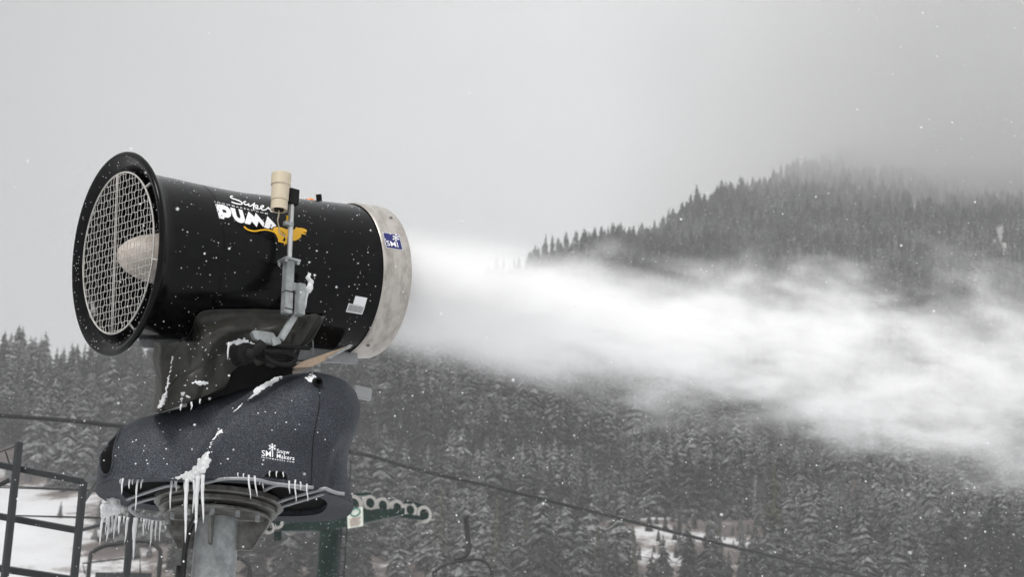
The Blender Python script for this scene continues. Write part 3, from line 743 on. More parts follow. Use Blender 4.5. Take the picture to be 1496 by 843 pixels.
# ------------------------------------------------------------------ icicles and snow on the gun
def icicle(px, py, L_px, w_px, lean=0, dz=-.004, plane=None):
    a = plane if plane is not None else gz(px, py, dz); D = proj(a)[2]; k = D / F
    L = L_px * k; r0 = max(.0025, w_px * k * .5); bm = bmesh.new(); pts, rs = [], []
    n = max(5, int(L_px / 6)); ph = rnd.random() * 9
    for i in range(n + 1):
        t = i / n; pts.append(a + Z * (.008 - L * t) + RT * (lean * k * t + .0016 * math.sin(ph + t * 7)) + HY * .0015 * math.sin(ph * 2 + t * 5))
        rs.append(r0 * (1 - t) ** .62 * (1 + .14 * math.sin(ph + t * n * 1.9)) + .0011)
    tube(bm, pts, rs, 9); obj('icicle', bm, MT['ice'], gun, smooth=True)
def c6(x, y): return 130 + x / 4.987, 680 + y / 4.987
for x, y0, x1, y1, w in ((245, 110, 245, 232, 14), (295, 110, 296, 187, 13), (318, 112, 318, 157, 10), (228, 112, 228, 150, 7), (355, 113, 355, 360, 13), (388, 113, 380, 187, 12), (600, 125, 606, 350, 14), (638, 125, 640, 212, 12), (624, 125, 626, 160, 9),
                         (712, 110, 738, 590, 30), (768, 110, 778, 372, 18), (792, 95, 808, 512, 34), (826, 85, 860, 445, 26), (700, 120, 722, 330, 18),
                         (1082, 68, 1088, 98, 7), (1124, 75, 1128, 107, 8), (1162, 85, 1190, 267, 12), (1203, 92, 1237, 247, 11), (1240, 112, 1246, 158, 8), (1262, 120, 1273, 187, 9), (1315, 55, 1317, 97, 6), (1365, 58, 1367, 102, 6), (1415, 62, 1417, 102, 6), (1455, 128, 1468, 222, 10), (1500, 120, 1520, 290, 9), (1585, 150, 1602, 280, 9), (1540, 135, 1548, 200, 7),
                         (105, 340, 98, 600, 20), (132, 345, 136, 510, 16), (152, 345, 147, 577, 20), (172, 345, 178, 505, 15), (204, 340, 194, 562, 20), (222, 385, 226, 520, 18), (255, 385, 257, 440, 12), (284, 392, 275, 585, 19), (330, 398, 328, 560, 14), (340, 398, 347, 712, 26), (380, 400, 380, 425, 8), (402, 400, 403, 530, 14), (420, 405, 416, 482, 10), (440, 405, 440, 490, 10), (464, 410, 460, 612, 17), (490, 415, 492, 570, 13), (521, 418, 524, 574, 13), (700, 575, 702, 668, 12), (558, 458, 558, 482, 10)):
    p = c6(x, y0); icicle(p[0], p[1], (y1 - y0) / 4.987, w / 4.987 * 1.05, (x1 - x) / 4.987)
icicle(0, 0, 26, 3, 0, plane=bp(334, 503, -.42)); icicle(0, 0, 27, 4, -1, plane=bp(448.5, 428, -.42)); icicle(0, 0, 12, 2.5, 0, plane=bp(280, 590, -.36)); icicle(0, 0, 9, 2.5, 0, plane=bp(264, 594, -.36)); icicle(0, 0, 7, 2, 0, plane=bp(292, 586, -.36))
def patch(name, bvh, pts, w, m, n=60, flat=.35, parent=housing, rmax=.02):
    bm = bmesh.new()
    for i in range(n):
        t = rnd.random() * (len(pts) - 1); k = int(t); f = t - k; x = pts[k][0] + (pts[k + 1][0] - pts[k][0]) * f; y = pts[k][1] + (pts[k + 1][1] - pts[k][1]) * f
        ww = w[k] + (w[k + 1] - w[k]) * f; x += rnd.gauss(0, ww * .38); y += rnd.gauss(0, ww * .38)
        p = cast(bvh, x, y, 0)
        if p is None: continue
        r = min(.0034 * ww * rnd.uniform(.12, .42) + .002, rmax)
        ico(bm, p, r, (rnd.uniform(.8, 1.7), flat, rnd.uniform(.7, 1.3)), 2)
    o = obj(name, bm, m, parent, smooth=True, kind='stuff')
    if rmax > .0055: melt(o)
patch('snow_streak', BVH_H, [(409, 551), (392, 560), (378, 569), (372, 574)], [5, 6, 6, 3], MT['snow'], 220)
patch('snow_streak', BVH_H, [(376, 574), (355, 590), (342, 602)], [2.5, 2, 2], MT['snow'], 70)
patch('snow_streak', BVH_H, [(324, 627), (318, 634), (308, 648), (302, 668)], [5, 3, 2.5, 3], MT['snow'], 60)
patch('ice_crust', BVH_H, [(302, 664), (298, 675), (292, 685), (284, 694), (279, 698)], [4, 8, 10, 9, 5], MT['ice'], 260)
patch('ice_crust', BVH_H, [(248, 702), (262, 699), (272, 693), (275, 702)], [2.5, 3.5, 6, 6], MT['ice'], 70)
patch('snow_streak', BVH_H, [(352, 562), (344, 566), (332, 571)], [3, 4, 2.5], MT['snow'], 40)
patch('snow_streak', BVH_H, [(458, 552), (453, 556), (456, 545)], [5, 7, 3], MT['snow'], 40)
patch('snow_streak', BVH_H, [(495, 549), (508, 556), (514, 566)], [1.5, 1.5, 1.5], MT['snow'], 40)
patch('snow_specks', BVH_H, [(180, 660), (300, 640), (470, 620)], [60, 90, 90], MT['snow'], 40, rmax=.0028)
patch('snow_ledge', BVH_T, [(332, 503), (345, 500), (358, 500), (368, 504)], [3, 5, 5, 4], MT['snow'], 80, parent=tarp)
patch('snow_ledge', BVH_T, [(285, 560), (302, 559)], [5, 3.5], MT['snow'], 40, parent=tarp)
patch('ice_crust', BVH_T, [(252, 520), (248, 545), (242, 575), (234, 595)], [1.6, 2, 2.5, 6], MT['ice'], 170, parent=tarp, rmax=.008)
patch('ice_crust', BVH_T, [(262, 590), (268, 575), (275, 580)], [4, 4, 3], MT['ice'], 30, parent=tarp)
patch('snow_specks', BVH_T, [(300, 480), (330, 530), (270, 540)], [70, 70, 60], MT['snow'], 40, parent=tarp, rmax=.0022)
bm = bmesh.new()
for i in range(60):
    x = rnd.uniform(150, 173); y = 735 + rnd.uniform(-5, 12)
    ico(bm, gz(x, min(y, 748), -.005) + Z * rnd.uniform(-.03, .015), rnd.uniform(.008, .02), (1, 1, 1.2), 2)
melt(obj('ice_lump', bm, MT['ice'], gun, smooth=True), .005)

# ------------------------------------------------------------------ ski lift tower
LD = 60.0
def lp(px, py, D=LD): return P(px, py, D)
def vert(px, py, D, z):   # point on the vertical line through pixel, at height z
    q = P(px, py, D); return Vector((q.x, q.y, z))
q = lp(481, 800); TOPZ = lp(486, 700).z
tower = thing('lift_tower', 'dark green ski lift tower with cross arm and pale sheave wheels behind the gun', 'lift tower', (q.x, q.y, 0))
bm = bmesh.new(); lathe(bm, Vector((q.x, q.y, 0)), Z, [(0, .5), (.1, .5), (.1, .31), (TOPZ - 3, .275), (TOPZ, .265), (TOPZ, .001)], 28); col = autosmooth(obj('column', bm, MT['green'], tower), 30)
bm = bmesh.new()
def tap(bm, a, b, h0, h1, w):
    d = (b - a).normalized(); s = Z.cross(d).normalized() * w / 2
    vs = [a - s - Z * h0 / 2, a + s - Z * h0 / 2, a + s + Z * h0 / 2, a - s + Z * h0 / 2]; ws = [b - s - Z * h1 / 2, b + s - Z * h1 / 2, b + s + Z * h1 / 2, b - s + Z * h1 / 2]
    A = [bm.verts.new(v) for v in vs]; B = [bm.verts.new(v) for v in ws]
    bm.faces.new(A[::-1]); bm.faces.new(B)
    for i in range(4): bm.faces.new((A[i], A[(i + 1) % 4], B[(i + 1) % 4], B[i]))
cc = lp(487, 763, 59.5)
tap(bm, cc, lp(392, 774, 58.2), .42, .14, .36); tap(bm, cc, lp(588, 749, 60.4), .42, .16, .3); obj('cross_arm', bm, MT['green'], tower)
bm = bmesh.new(); tube(bm, [lp(398, 777, 58.0), lp(462, 777, 59.2)], .035, 8); obj('arm_conduit', bm, MT['steel'], tower)
bm = bmesh.new(); lx0, lx1 = lp(494, 843, 59.6), lp(505, 843, 59.6)
zt_ = lp(510, 672, 60).z
for px in (499.5, 507.5):
    v0 = vert(px, 760, 59.6, 0); tube(bm, [v0 + Z * .5, Vector((v0.x, v0.y, zt_ if px > 505 else lp(500, 720, 60).z))], .022, 6)
va, vb = vert(499.5, 760, 59.6, 0), vert(507.5, 760, 59.6, 0)
z_ = .8
while z_ < zt_ - 1.2: tube(bm, [va + Z * z_, vb + Z * z_], .016, 5); z_ += .34
obj('ladder', bm, MT['frame'], tower)
def wheel(par, c, axd, r, nm='sheave'):
    bm = bmesh.new(); lathe(bm, c - axd * .05, axd, [(0, r * .62), (0, r), (.02, r), (.035, r * .86), (.065, r * .86), (.08, r), (.10, r), (.10, r * .62), (0, r * .62)], 36); w = autosmooth(obj(nm, bm, MT['sheave'], par), 30)
    bm = bmesh.new(); lathe(bm, c - axd * .04, axd, [(0, .001), (0, r * .63), (.08, r * .63), (.08, .001)], 24); obj('wheel_disc', bm, MT['green'], w); return w
ropeR = [(515, 722), (541, 727.5), (612, 740)]
wax = (lp(0, 0, 1) - lp(0, 0, 1)); 
p0, p1 = lp(515.5, 738, 60), lp(619, 753, 61.2); dd = (p1 - p0); wax = Z.cross(dd).normalized()
if wax.dot(RT) < 0: wax = -wax
for (x, y, r) in ((515.5, 738, 14.5), (539.5, 736, 12), (558, 739.5, 12), (579, 742.5, 11.5), (598, 746, 11.5), (618.5, 752.5, 13)):
    t = (x - 515.5) / 103.5; D = 59.9 + 1.2 * t; wheel(tower, lp(x, y, D), wax, r * D / F)
bm = bmesh.new()
for a, b in (((528, 750), (560, 746)), ((556, 748), (582, 752)), ((575, 752), (618, 758)), ((530, 747), (610, 757))):
    t0, t1 = (a[0] - 515.5) / 103.5, (b[0] - 515.5) / 103.5; bar(bm, lp(*a, 59.8 + 1.2 * t0), lp(*b, 59.8 + 1.2 * t1), .10, .06, Z)
obj('sheave_beam', bm, MT['green'], tower)
bm = bmesh.new(); bar(bm, lp(508, 724, 60), lp(541, 722, 60.4), .07); bar(bm, lp(541, 722, 60.4), lp(535, 736, 60.4), .05); obj('rope_catcher', bm, MT['green'], tower)
bm = bmesh.new(); bar(bm, lp(592, 734, 60.8), lp(620, 740, 61.2)  , .07); obj('rope_catcher', bm, MT['green'], tower)
for x, y, r, D in ((404, 764, 10, 57.5), (392, 772, 9, 57.2), (424, 773, 10, 58.8)): wheel(tower, lp(x, y, D), wax, r * D / F)
bm = bmesh.new(); bar(bm, lp(385, 768, 57), lp(430, 760, 58.5), .16, .14, Z); bar(bm, lp(406, 776, 57.6), lp(406, 790, 57.6), .17, .17); bar(bm, lp(398, 757, 57.3), lp(430, 752, 58.5), .09); obj('sheave_beam', bm, MT['green'], tower)
sg = [lp(x, y, 59.0) for x, y in ((507, 746), (530, 741), (530.5, 769), (508, 773))]
bm = bmesh.new(); prism(bm, sg, fw * .02); sign = obj('notice_sign', bm, MT['signw'], tower)
def sgp(u, v): return sg[0].lerp(sg[1], u).lerp(sg[3].lerp(sg[2], u), v) - fw * .006
bm = bmesh.new()
for i in range(6): tube(bm, [sgp(.12 + .05 * (i % 2), .52 + .075 * i), sgp(.88 - .06 * (i % 3), .52 + .075 * i)], .007, 4)
obj('print_lines', bm, MT['signr'], sign)
bm = bmesh.new(); tube(bm, [sgp(.52 + .30 * math.cos(a), .20 + .20 * math.sin(a)) for a in np.linspace(0, 2 * PI, 20)], .02, 5, False); obj('ring_mark', bm, MT['signg'], sign)

# cables (all top-level things)
def cable(name, pts, r, label, n=10):
    bm = bmesh.new(); tube(bm, smooth_pts([P(*q) for q in pts], n), r, 6); o = obj(name, bm, MT['cable'], None, smooth=True); o['label'] = label; o['category'] = 'cable'; return o
o = cable('overhead_cable', [(-420, 575, 44), (-60, 602, 46), (0, 607.5, 46.5), (90, 614, 47.3), (175, 623, 48), (340, 640, 50), (510, 660, 53), (600, 684, 55), (720, 712, 58), (850, 744, 61), (1000, 782, 65), (1130, 814, 69), (1250, 841, 74), (1700, 930, 96)], .048, 'thick black cable sagging from left edge behind the gun to lower right', 10)
bm = bmesh.new(); tube(bm, [P(509, 660.5, 52.9), P(528, 664, 53.4)], .058, 10); obj('cable_sleeve', bm, MT['cable'], o)
bm = bmesh.new(); tube(bm, smooth_pts([P(527, 665, 53.4), P(620, 691.5, 55.5), P(720, 714, 58), P(850, 746.5, 61)], 8), .014, 6); obj('twin_strand', bm, MT['cable'], o)
cable('haul_rope', [(-300, 690, 40), (120, 716, 52), (505, 722.5, 60), (560, 729, 62), (612, 741, 61.4), (645, 748, 66), (680, 757, 72), (740, 770, 80), (820, 788, 92), (1000, 826, 120), (1400, 900, 200)], .020, 'thin haul rope running over the sheave wheels and holding the single chair')
cable('haul_rope', [(-300, 742, 40), (116, 757, 50), (300, 760, 56), (404, 762, 58), (510, 780, 62), (560, 795, 66), (610, 808, 70), (700, 828, 80), (1000, 880, 110)], .016, 'thin lower rope crossing behind the gun pole and green column')
cable('control_line', [(-200, 706, 22), (0, 713, 22), (60, 715, 22), (118, 717.5, 22), (180, 719, 22.3)], .005, 'thin dark line strung across the upper bay of the steel frame')
cable('control_line', [(-200, 752, 22), (0, 753.5, 22), (60, 754.5, 22), (150, 756.5, 22.2), (220, 758, 22.4)], .005, 'thin dark line strung across the middle bay of the steel frame')

def chair(label, cx, top_y, grip_y, D, s, wpx, skew=0.0):
    """hanger arm, loop frame, seat and backrest of a chairlift chair; s = metres per pixel at its depth"""
    k = D / F; o = P(cx, grip_y, D); t = thing('lift_chair', label, 'chairlift chair', o - Z * 2.6)
    R_ = Vector((math.cos(skew), math.sin(skew), 0))
    B_ = Z.cross(R_)
    def L(x, y, z=0): return o + R_ * (x * k) - Z * (y * k) + B_ * z
    if top_y is not None:
        bm = bmesh.new(); tube(bm, smooth_pts([L(0, 0), L(2, 10), L(5, 32), L(7, 42), L(5, 52), L(-1, 59), L(-14, 63)], 5), .08, 8); box(bm, L(0, -1), R_, B_, Z, .09, .05, .05); obj('hanger', bm, MT['cable'], t, smooth=True)
        y0 = 64
    else: y0 = 0
    w = wpx / 2
    bm = bmesh.new(); tube(bm, smooth_pts([L(-w, y0 + 70), L(-w, y0 + 26), L(-w * .93, y0 + 16), L(-w * .6, y0 + 6), L(-w * .2, y0 + 2), L(w * .2, y0 - 2), L(w * .6, y0 - 2), L(w * .9, y0 + 6), L(w, y0 + 18), L(w, y0 + 70)], 5), .058, 8); tube(bm, [L(-14, y0 + .5), L(8, y0 - 1)], .05, 8); obj('loop_frame', bm, MT['cable'], t, smooth=True)
    bm = bmesh.new(); bar(bm, L(-w * .8, y0 + 56), L(w * .8, y0 + 54), .34, .05, Z); obj('backrest', bm, MT['frame'], t)
    bm = bmesh.new(); bar(bm, L(-w * .8, y0 + 68, -.2), L(w * .8, y0 + 66, -.2), .5, .06, B_); obj('seat', bm, MT['frame'], t)
    bm = bmesh.new(); tube(bm, [L(-w * 1.05, y0 + 52, -.25), L(-w * 1.1, y0 + 40, -.5), L(w * .5, y0 + 27, -.5), L(w * .52, y0 + 48, -.3)], .022, 6); obj('safety_bar', bm, MT['cable'], t)
    return t
G = 'chairlift chairs'
chair('chairlift chair hanging from its curved black arm, right of the sheave wheels', 680, 0, 757, 72, 0, 84)['group'] = G
chair('chairlift chair whose black loop shows beneath the icicles, left of the gun pole', 185, None, 793, 62, 0, 102)['group'] = G
chair('chairlift chair mostly hidden behind the gun pole, only one curved end showing', 328, None, 818, 66, 0, 76)['group'] = G

# ------------------------------------------------------------------ steel frame at the left edge
FD = 21.0
fr = thing('steel_frame', 'open frame of dark steel posts and rails at the lower left edge', 'frame', vert(60, 780, FD, 0))
def fb(pts, w, nm='rail', D=FD, t=None):
    bm = bmesh.new(); a, b = P(*pts[0], D), P(*pts[1], D + (pts[2] if len(pts) > 2 else 0)); bar(bm, a, b, w, t, -fw); bev(bm, .003, 1); obj(nm, bm, MT['frame'], fr)
def vpost(px, py, D, w):
    q = P(px, py, D); bm = bmesh.new(); bar(bm, Vector((q.x, q.y, 0)), q, w, w, HX); bev(bm, .003, 1); obj('post', bm, MT['frame'], fr)
vpost(28, 647, FD - .03, .057); vpost(122, 705, FD - .03, .057); vpost(195, 730, FD + 1.5, .055); vpost(-70, 630, FD - .3, .057)
fb([(-60, 668), (123, 704)], .056); fb([(-60, 744), (116, 776)], .056); fb([(-60, 822), (110, 848)], .06); fb([(-60, 738), (14, 702)], .04, 'brace')
fb([(121, 705), (150, 696), 1.5], .045); fb([(120, 736), (150, 694), 1.5], .03, 'brace'); fb([(116, 776), (160, 764), 1.5], .03, 'brace')
fb([(8, 660), (17, 688)], .012, 'brace'); fb([(-20, 668), (24, 652)], .012, 'brace'); fb([(-70, 900), (105, 926)], .06)

# ------------------------------------------------------------------ terrain
SL = .488
def face(Y): return 90 + SL * (Y - 400)
sky_px = [(-500, 465), (-120, 470), (0, 478), (60, 482), (120, 496), (240, 516), (330, 530), (480, 520), (600, 470), (700, 405), (780, 364), (850, 343), (920, 325), (980, 308), (1050, 275), (1120, 250), (1200, 229), (1300, 206), (1360, 202), (1420, 214), (1500, 240), (1650, 260), (2000, 300)]
U_, Y_ = [], []
for px, py in sky_px:
    d = ray(px, py); # z = 1.7 + d.z t = 90+SL(d.y t-400)+8
    t = (1.7 - 98 + SL * 400) / (SL * d.y - d.z)
    U_.append(d.x / d.y); Y_.append(d.y * t)
print('ridge', [round(y) for y in Y_])
def yr(u): return float(np.interp(u, U_, Y_))
def nz(x, y, s, k): return noise.noise(Vector((x * s, y * s, k)))
def ter(x, y):
    if y < 120: return -.15 + .12 * nz(x, y, .05, 3)
    r = yr(x / max(y, 1)); f = 90 * ((y - 120) / 280) ** 1.6 if y < 400 else face(y)
    if y > r:
        f = face(r) - .22 * (y - r) if r > 400 else f
    k = min(1, (y - 120) / 300)
    return f + k * (5 * nz(x, y, .012, 1) + 2.0 * nz(x, y, .05, 7)) - .15 * (1 - k)
def gpt(px, py):   # where the picture ray meets the slope
    d = ray(px, py); t = 300.0
    for _ in range(400):
        q = CAM + d * t
        if q.z < ter(q.x, q.y): break
        t += 2.5
    return CAM + d * t
# bare clearings (treeless snow) given by outlines on the slope
clear_px = [[(-200, 712), (0, 708), (60, 712), (98, 728), (115, 765), (135, 800), (160, 843), (180, 900), (-200, 900)],
            [(845, 785), (900, 768), (960, 762), (1040, 770), (1100, 785), (1110, 820), (1060, 860), (960, 870), (890, 850), (860, 815)],
            [(1450, 335), (1475, 330), (1468, 385), (1462, 425), (1450, 425), (1456, 380)], [(1325, 285), (1350, 300), (1345, 320), (1330, 310)], [(870, 783), (905, 780), (900, 798), (872, 797)]]
clears = []
for po in clear_px:
    pp = [gpt(x, y) for x, y in po]; clears.append([(q.x, q.y) for q in pp])
cbb = [(min(a for a, b in po), max(a for a, b in po), min(b for a, b in po), max(b for a, b in po)) for po in clears]
def bare(x, y):
    c = 0
    jx, jy = x + 8 * nz(x, y, .06, 11), y + 8 * nz(x, y, .06, 12)
    for i, po in enumerate(clears):
        bx = cbb[i]
        if not (bx[0] - 25 < x < bx[1] + 25 and bx[2] - 25 < y < bx[3] + 25): continue
        w = (1, .46, .62, .5, .75)[i]
        if i < 2:
            k = sum(inside((x + 14 * math.cos(a) * q + 9 * nz(x, y, .05, 11), y + 22 * math.sin(a) * q + 12 * nz(x, y, .05, 12)), [po]) for a in (0, 1.05, 2.1, 3.14, 4.2, 5.25) for q in (.4, 1)) / 12
            c = max(c, k * w)
        elif inside((jx, jy), [po]): c = max(c, w)
    return c
ys = list(np.concatenate([np.linspace(-300, 110, 22), np.linspace(130, 380, 26), np.linspace(390, 1000, 150), np.linspace(1010, 1700, 70), np.linspace(1760, 2580, 10)]))
NXg = 240
vs, fs, ba = [], [], []
for y in ys:
    hw = 260 + max(0, y) * .55
    for i in range(NXg + 1):
        x = -hw + 2 * hw * i / NXg; vs.append((x, float(y), max(ter(x, y), -.3))); ba.append(1.0 if y < 330 else bare(x, y))
for j in range(len(ys) - 1):
    for i in range(NXg): k = j * (NXg + 1) + i; fs.append((k, k + 1, k + NXg + 2, k + NXg + 1))
me = bpy.data.meshes.new('terrain'); me.from_pydata(vs, [], fs); me.shade_smooth(); me.materials.append(MT['ground'])
at = me.attributes.new('bare', 'FLOAT', 'POINT'); at.data.foreach_set('value', ba)
terr = bpy.data.objects.new('terrain', me); COL.objects.link(terr); terr['kind'] = 'structure'

# ------------------------------------------------------------------ conifers
def crown_bm(h, r, seed, levels=26, nb=10, gap=.14, base=.06):
    g = random.Random(seed); bm = bmesh.new()
    for l in range(levels):
        t = l / (levels - 1); z = h * (base + (1 - base) * t ** .93) * .985; rl = r * (1 - t) ** .68 * g.uniform(.72, 1.12) + .05 * r
        n = max(4, int(nb * (1 - .45 * t))); a0 = g.random() * 6
        for b in range(n):
            if g.random() < gap: continue
            a = a0 + 2 * PI * b / n + g.uniform(-.25, .25); L = rl * g.uniform(.7, 1.15); w = L * g.uniform(.20, .32) + .03 * r; dr = L * g.uniform(.35, .75)
            c, s = math.cos(a), math.sin(a); zz = z + g.uniform(-.02, .02) * h
            def V(rr, side, dz): return bm.verts.new((c * rr - s * side, s * rr + c * side, zz + dz))
            v0 = V(0, 0, .02 * h); vl = V(L * .55, w, -dr * .42 - w * .25); vm = V(L * .55, 0, -dr * .25); vr = V(L * .55, -w, -dr * .42 - w * .25); vt = V(L, 0, -dr)
            bm.faces.new((v0, vm, vl)); bm.faces.new((v0, vr, vm)); bm.faces.new((vl, vm, vt)); bm.faces.new((vm, vr, vt))
            for q in range(3):       # hanging sprays
                rr = L * g.uniform(.3, .95); sd = g.uniform(-w, w) * .8; hh = g.uniform(.10, .26) * L + .01 * h; ww = L * .10 + .01 * r
                p1, p2, p3 = V(rr, sd - ww, -dr * rr / L * .8), V(rr, sd + ww, -dr * rr / L * .8), V(rr + ww * .4, sd, -dr * rr / L * .8 - hh); bm.faces.new((p1, p2, p3))
    tip = bm.verts.new((0, 0, h * 1.02)); a_ = bm.verts.new((.02 * r, .015 * r, h * .93)); b_ = bm.verts.new((-.03 * r, .02 * r, h * .93)); bm.faces.new((tip, a_, b_))
    return bm
def make_tree(name, h, r, seed, mt, label, group, **kw):
    t = thing(name, label, 'tree', (0, 0, 0), group)
    bm = bmesh.new(); tube(bm, [(0, 0, -1), (0, 0, h * .5), (0, 0, h * .97)], [h * .014, h * .009, h * .002], 7); obj('trunk', bm, MT['trunk'], t, local=True)
    obj('crown', crown_bm(h, r, seed, **kw), mt, t, local=True, recalc=False)
    return t
GL = 'snow-dusted conifer among the dense forest on the lower mountainside'
protos = [make_tree('conifer_tree', 10 + (i % 3) * .6, (2.5, 3.0, 2.2, 3.3, 2.7, 2.0)[i], 40 + i, MT['crown'], GL, 'conifers on the near slope', levels=(26, 22, 28, 20, 24, 30)[i]) for i in range(6)]
oliv = [make_tree('conifer_tree', 10, 1.3, 80 + i, MT['crown_olive'], 'slim olive-green conifer with little snow at the foot of the slope', 'olive conifers low on the slope', levels=30, gap=.05) for i in range(2)]
def copy_tree(t, loc, s, rz, label=None):
    r = t.copy(); COL.objects.link(r); r.location = loc; r.scale = (s * rnd.uniform(.85, 1.1), s * rnd.uniform(.85, 1.1), s); r.rotation_euler = (rnd.uniform(-.03, .03), rnd.uniform(-.03, .03), rz)
    for c in t.children:
        k = c.copy(); COL.objects.link(k); k.parent = r
    if label: r['label'] = label
    return r
# scatter
g = random.Random(5); cand = []
y = 385.0
while y < 1680:
    step = 4.3 + (y - 385) * .0022; x = -.60 * y
    while x < .66 * y:
        X = x + g.uniform(-.5, .5) * step; Yq = y + g.uniform(-.5, .5) * step; x += step * .95
        r_ = yr(X / Yq)
        if Yq > r_ + 12: continue
        b_ = bare(X, Yq)
        if b_ > .3 and (X < 0 or b_ > .55) and g.random() < .985: continue
        if b_ > .12 and g.random() < .2: continue
        if nz(X, Yq, .022, 21) > .26 and g.random() < .72: continue
        z_ = ter(X, Yq); hN = 1 + .4 * nz(X, Yq, .01, 31)
        s = (.60 + .68 * g.random() ** 1.5) * hN * (1.28 if Yq < 520 else 1.0)
        if g.random() < .05: s *= 1.2
        if b_ > .12: s *= g.uniform(.12, .36)
        px, py, D = proj(Vector((X, Yq, z_)))
        cand.append((X, Yq, z_, s, px, py, D))
    y += step * .9
print('trees', len(cand))
inview = sorted([c for c in cand if -10 < c[4] < 1506 and c[5] - 10 * c[3] * F / c[6] < 850], key=lambda c: -c[3] / c[6])
near = inview[:286]; ns = set(id(c) for c in near)
for i, c in enumerate(near):
    s = c[3]
    if i < 6:
        t = protos[i]; t.location = c[:3]; t.scale = (s, s, s)
    else: copy_tree(protos[i % 6], c[:3], s, g.uniform(0, 6))
ol_px = [(843, 846, 1.0), (872, 850, .9), (927, 848, .9), (722, 852, 1.35), (640, 850, 1.6), (1012, 850, .8), (1132, 852, 1.9), (1120, 855, 1.3), (765, 850, 1.1), (1048, 852, 1.0)]
for i, (px, py, s) in enumerate(ol_px):
    q = gpt(px, min(py + 12, 866)); s *= 1.2
    if i < 2: oliv[i].location = q; oliv[i].scale = (s, s, s)
    else: copy_tree(oliv[i % 2], q, s, i)
for px, py, h, lb in ((1132, 860, 19, 'pale bare trunk rising through dark foliage near the bottom edge'), (1103, 765, 9.5, 'thin pale dead trunk standing alone higher on the slope')):
    q = gpt(px, py); t = thing('dead_tree', lb, 'tree', q); gg = random.Random(int(px)); bm = bmesh.new(); 
    tube(bm, [(0, 0, -1), (.1, 0, h * .4), (-.1, .1, h * .75), (.0, 0, h)], [.19, .15, .1, .03], 8); obj('trunk', bm, MT['snag'], t, local=True)
    bm = bmesh.new()
    for k in range(26):
        a = gg.uniform(0, 6.28); zz = h * gg.uniform(.3, .95); L = gg.uniform(.3, 1.1); tube(bm, [(0, 0, zz), (math.cos(a) * L, math.sin(a) * L, zz - .15 * L)], [.03, .01], 4)
    obj('branches', bm, MT['snag'], t, local=True)
# the rest of the wood, one object whose points carry crowns
rest = [c for c in cand if id(c) not in ns]
me = bpy.data.meshes.new('forest'); me.from_pydata([c[:3] for c in rest], [], [])
def fattr(name, data, typ='FLOAT'):
    a = me.attributes.new(name, typ, 'POINT'); a.data.foreach_set('value' if typ != 'FLOAT_VECTOR' else 'vector', data)
sc = []; ro = []
for c in rest: sc += [c[3] * g.uniform(.8, 1.15), c[3] * g.uniform(.8, 1.15), c[3]]; ro += [g.uniform(-.04, .04), g.uniform(-.04, .04), g.uniform(0, 6.3)]
fattr('tscale', sc, 'FLOAT_VECTOR'); fattr('trot', ro, 'FLOAT_VECTOR'); fattr('tvar', [g.randrange(6) for _ in rest], 'INT')
fo_ = bpy.data.objects.new('forest', me); COL.objects.link(fo_); fo_['kind'] = 'stuff'; fo_['label'] = 'misty snow-dusted conifer forest covering the mountainside'; fo_['category'] = 'forest'
ng = bpy.data.node_groups.new('forest_nodes', 'GeometryNodeTree')
ng.interface.new_socket('Geometry', in_out='INPUT', socket_type='NodeSocketGeometry'); ng.interface.new_socket('Geometry', in_out='OUTPUT', socket_type='NodeSocketGeometry')
N = ng.nodes; gi = N.new('NodeGroupInput'); go = N.new('NodeGroupOutput'); iop = N.new('GeometryNodeInstanceOnPoints'); gti = N.new('GeometryNodeJoinGeometry')
for p_ in reversed(protos):
    oi = N.new('GeometryNodeObjectInfo'); oi.transform_space = 'ORIGINAL'; oi.inputs['Object'].default_value = [c for c in p_.children if c.name.startswith('crown')][0]; oi.inputs['As Instance'].default_value = True
    ng.links.new(oi.outputs['Geometry'], gti.inputs['Geometry'])
def na(name, typ):
    a = N.new('GeometryNodeInputNamedAttribute'); a.data_type = typ; a.inputs['Name'].default_value = name; return a.outputs['Attribute']
iop.inputs['Pick Instance'].default_value = True
ng.links.new(gi.outputs[0], iop.inputs['Points']); ng.links.new(gti.outputs[0], iop.inputs['Instance'])
ng.links.new(na('tvar', 'INT'), iop.inputs['Instance Index']); ng.links.new(na('tscale', 'FLOAT_VECTOR'), iop.inputs['Scale'])
e2r = N.new('FunctionNodeEulerToRotation'); ng.links.new(na('trot', 'FLOAT_VECTOR'), e2r.inputs[0]); ng.links.new(e2r.outputs[0], iop.inputs['Rotation'])
ng.links.new(iop.outputs[0], go.inputs[0])
md = fo_.modifiers.new('f', 'NODES'); md.node_group = ng

# ------------------------------------------------------------------ blown snow plume
def vol_mat(name, step):
    m = bpy.data.materials.new(name); t = nt(m); t.nodes.remove(t.nodes['Principled BSDF']); o = [n for n in t.nodes if n.type == 'OUTPUT_MATERIAL'][0]
    v = t.nodes.new('ShaderNodeVolumePrincipled'); t.links.new(v.outputs[0], o.inputs['Volume']); m.cycles.volume_step_rate = step
    return m, t, v
def mth(t, op, a, b=None, c=None, clamp=False):
    n = t.nodes.new('ShaderNodeMath'); n.operation = op; n.use_clamp = clamp
    for i, q in enumerate((a, b, c)):
        if q is None: continue
        if hasattr(q, 'links'): t.links.new(q, n.inputs[i])
        else: n.inputs[i].default_value = q
    return n.outputs[0]
PL = 15.0; SAG = .0042
def pr(x): return .36 + .080 * x + .0015 * x * x
bm = bmesh.new(); rg = []
for i in range(31):
    x = .0 + PL * i / 30; rr = pr(x) * 1.45 if i else .372; rg.append([bm.verts.new((x, rr * math.cos(2 * PI * k / 28), rr * 1.05 * math.sin(2 * PI * k / 28) - SAG * x * x - .11 * x / (x + .6))) for k in range(28)])
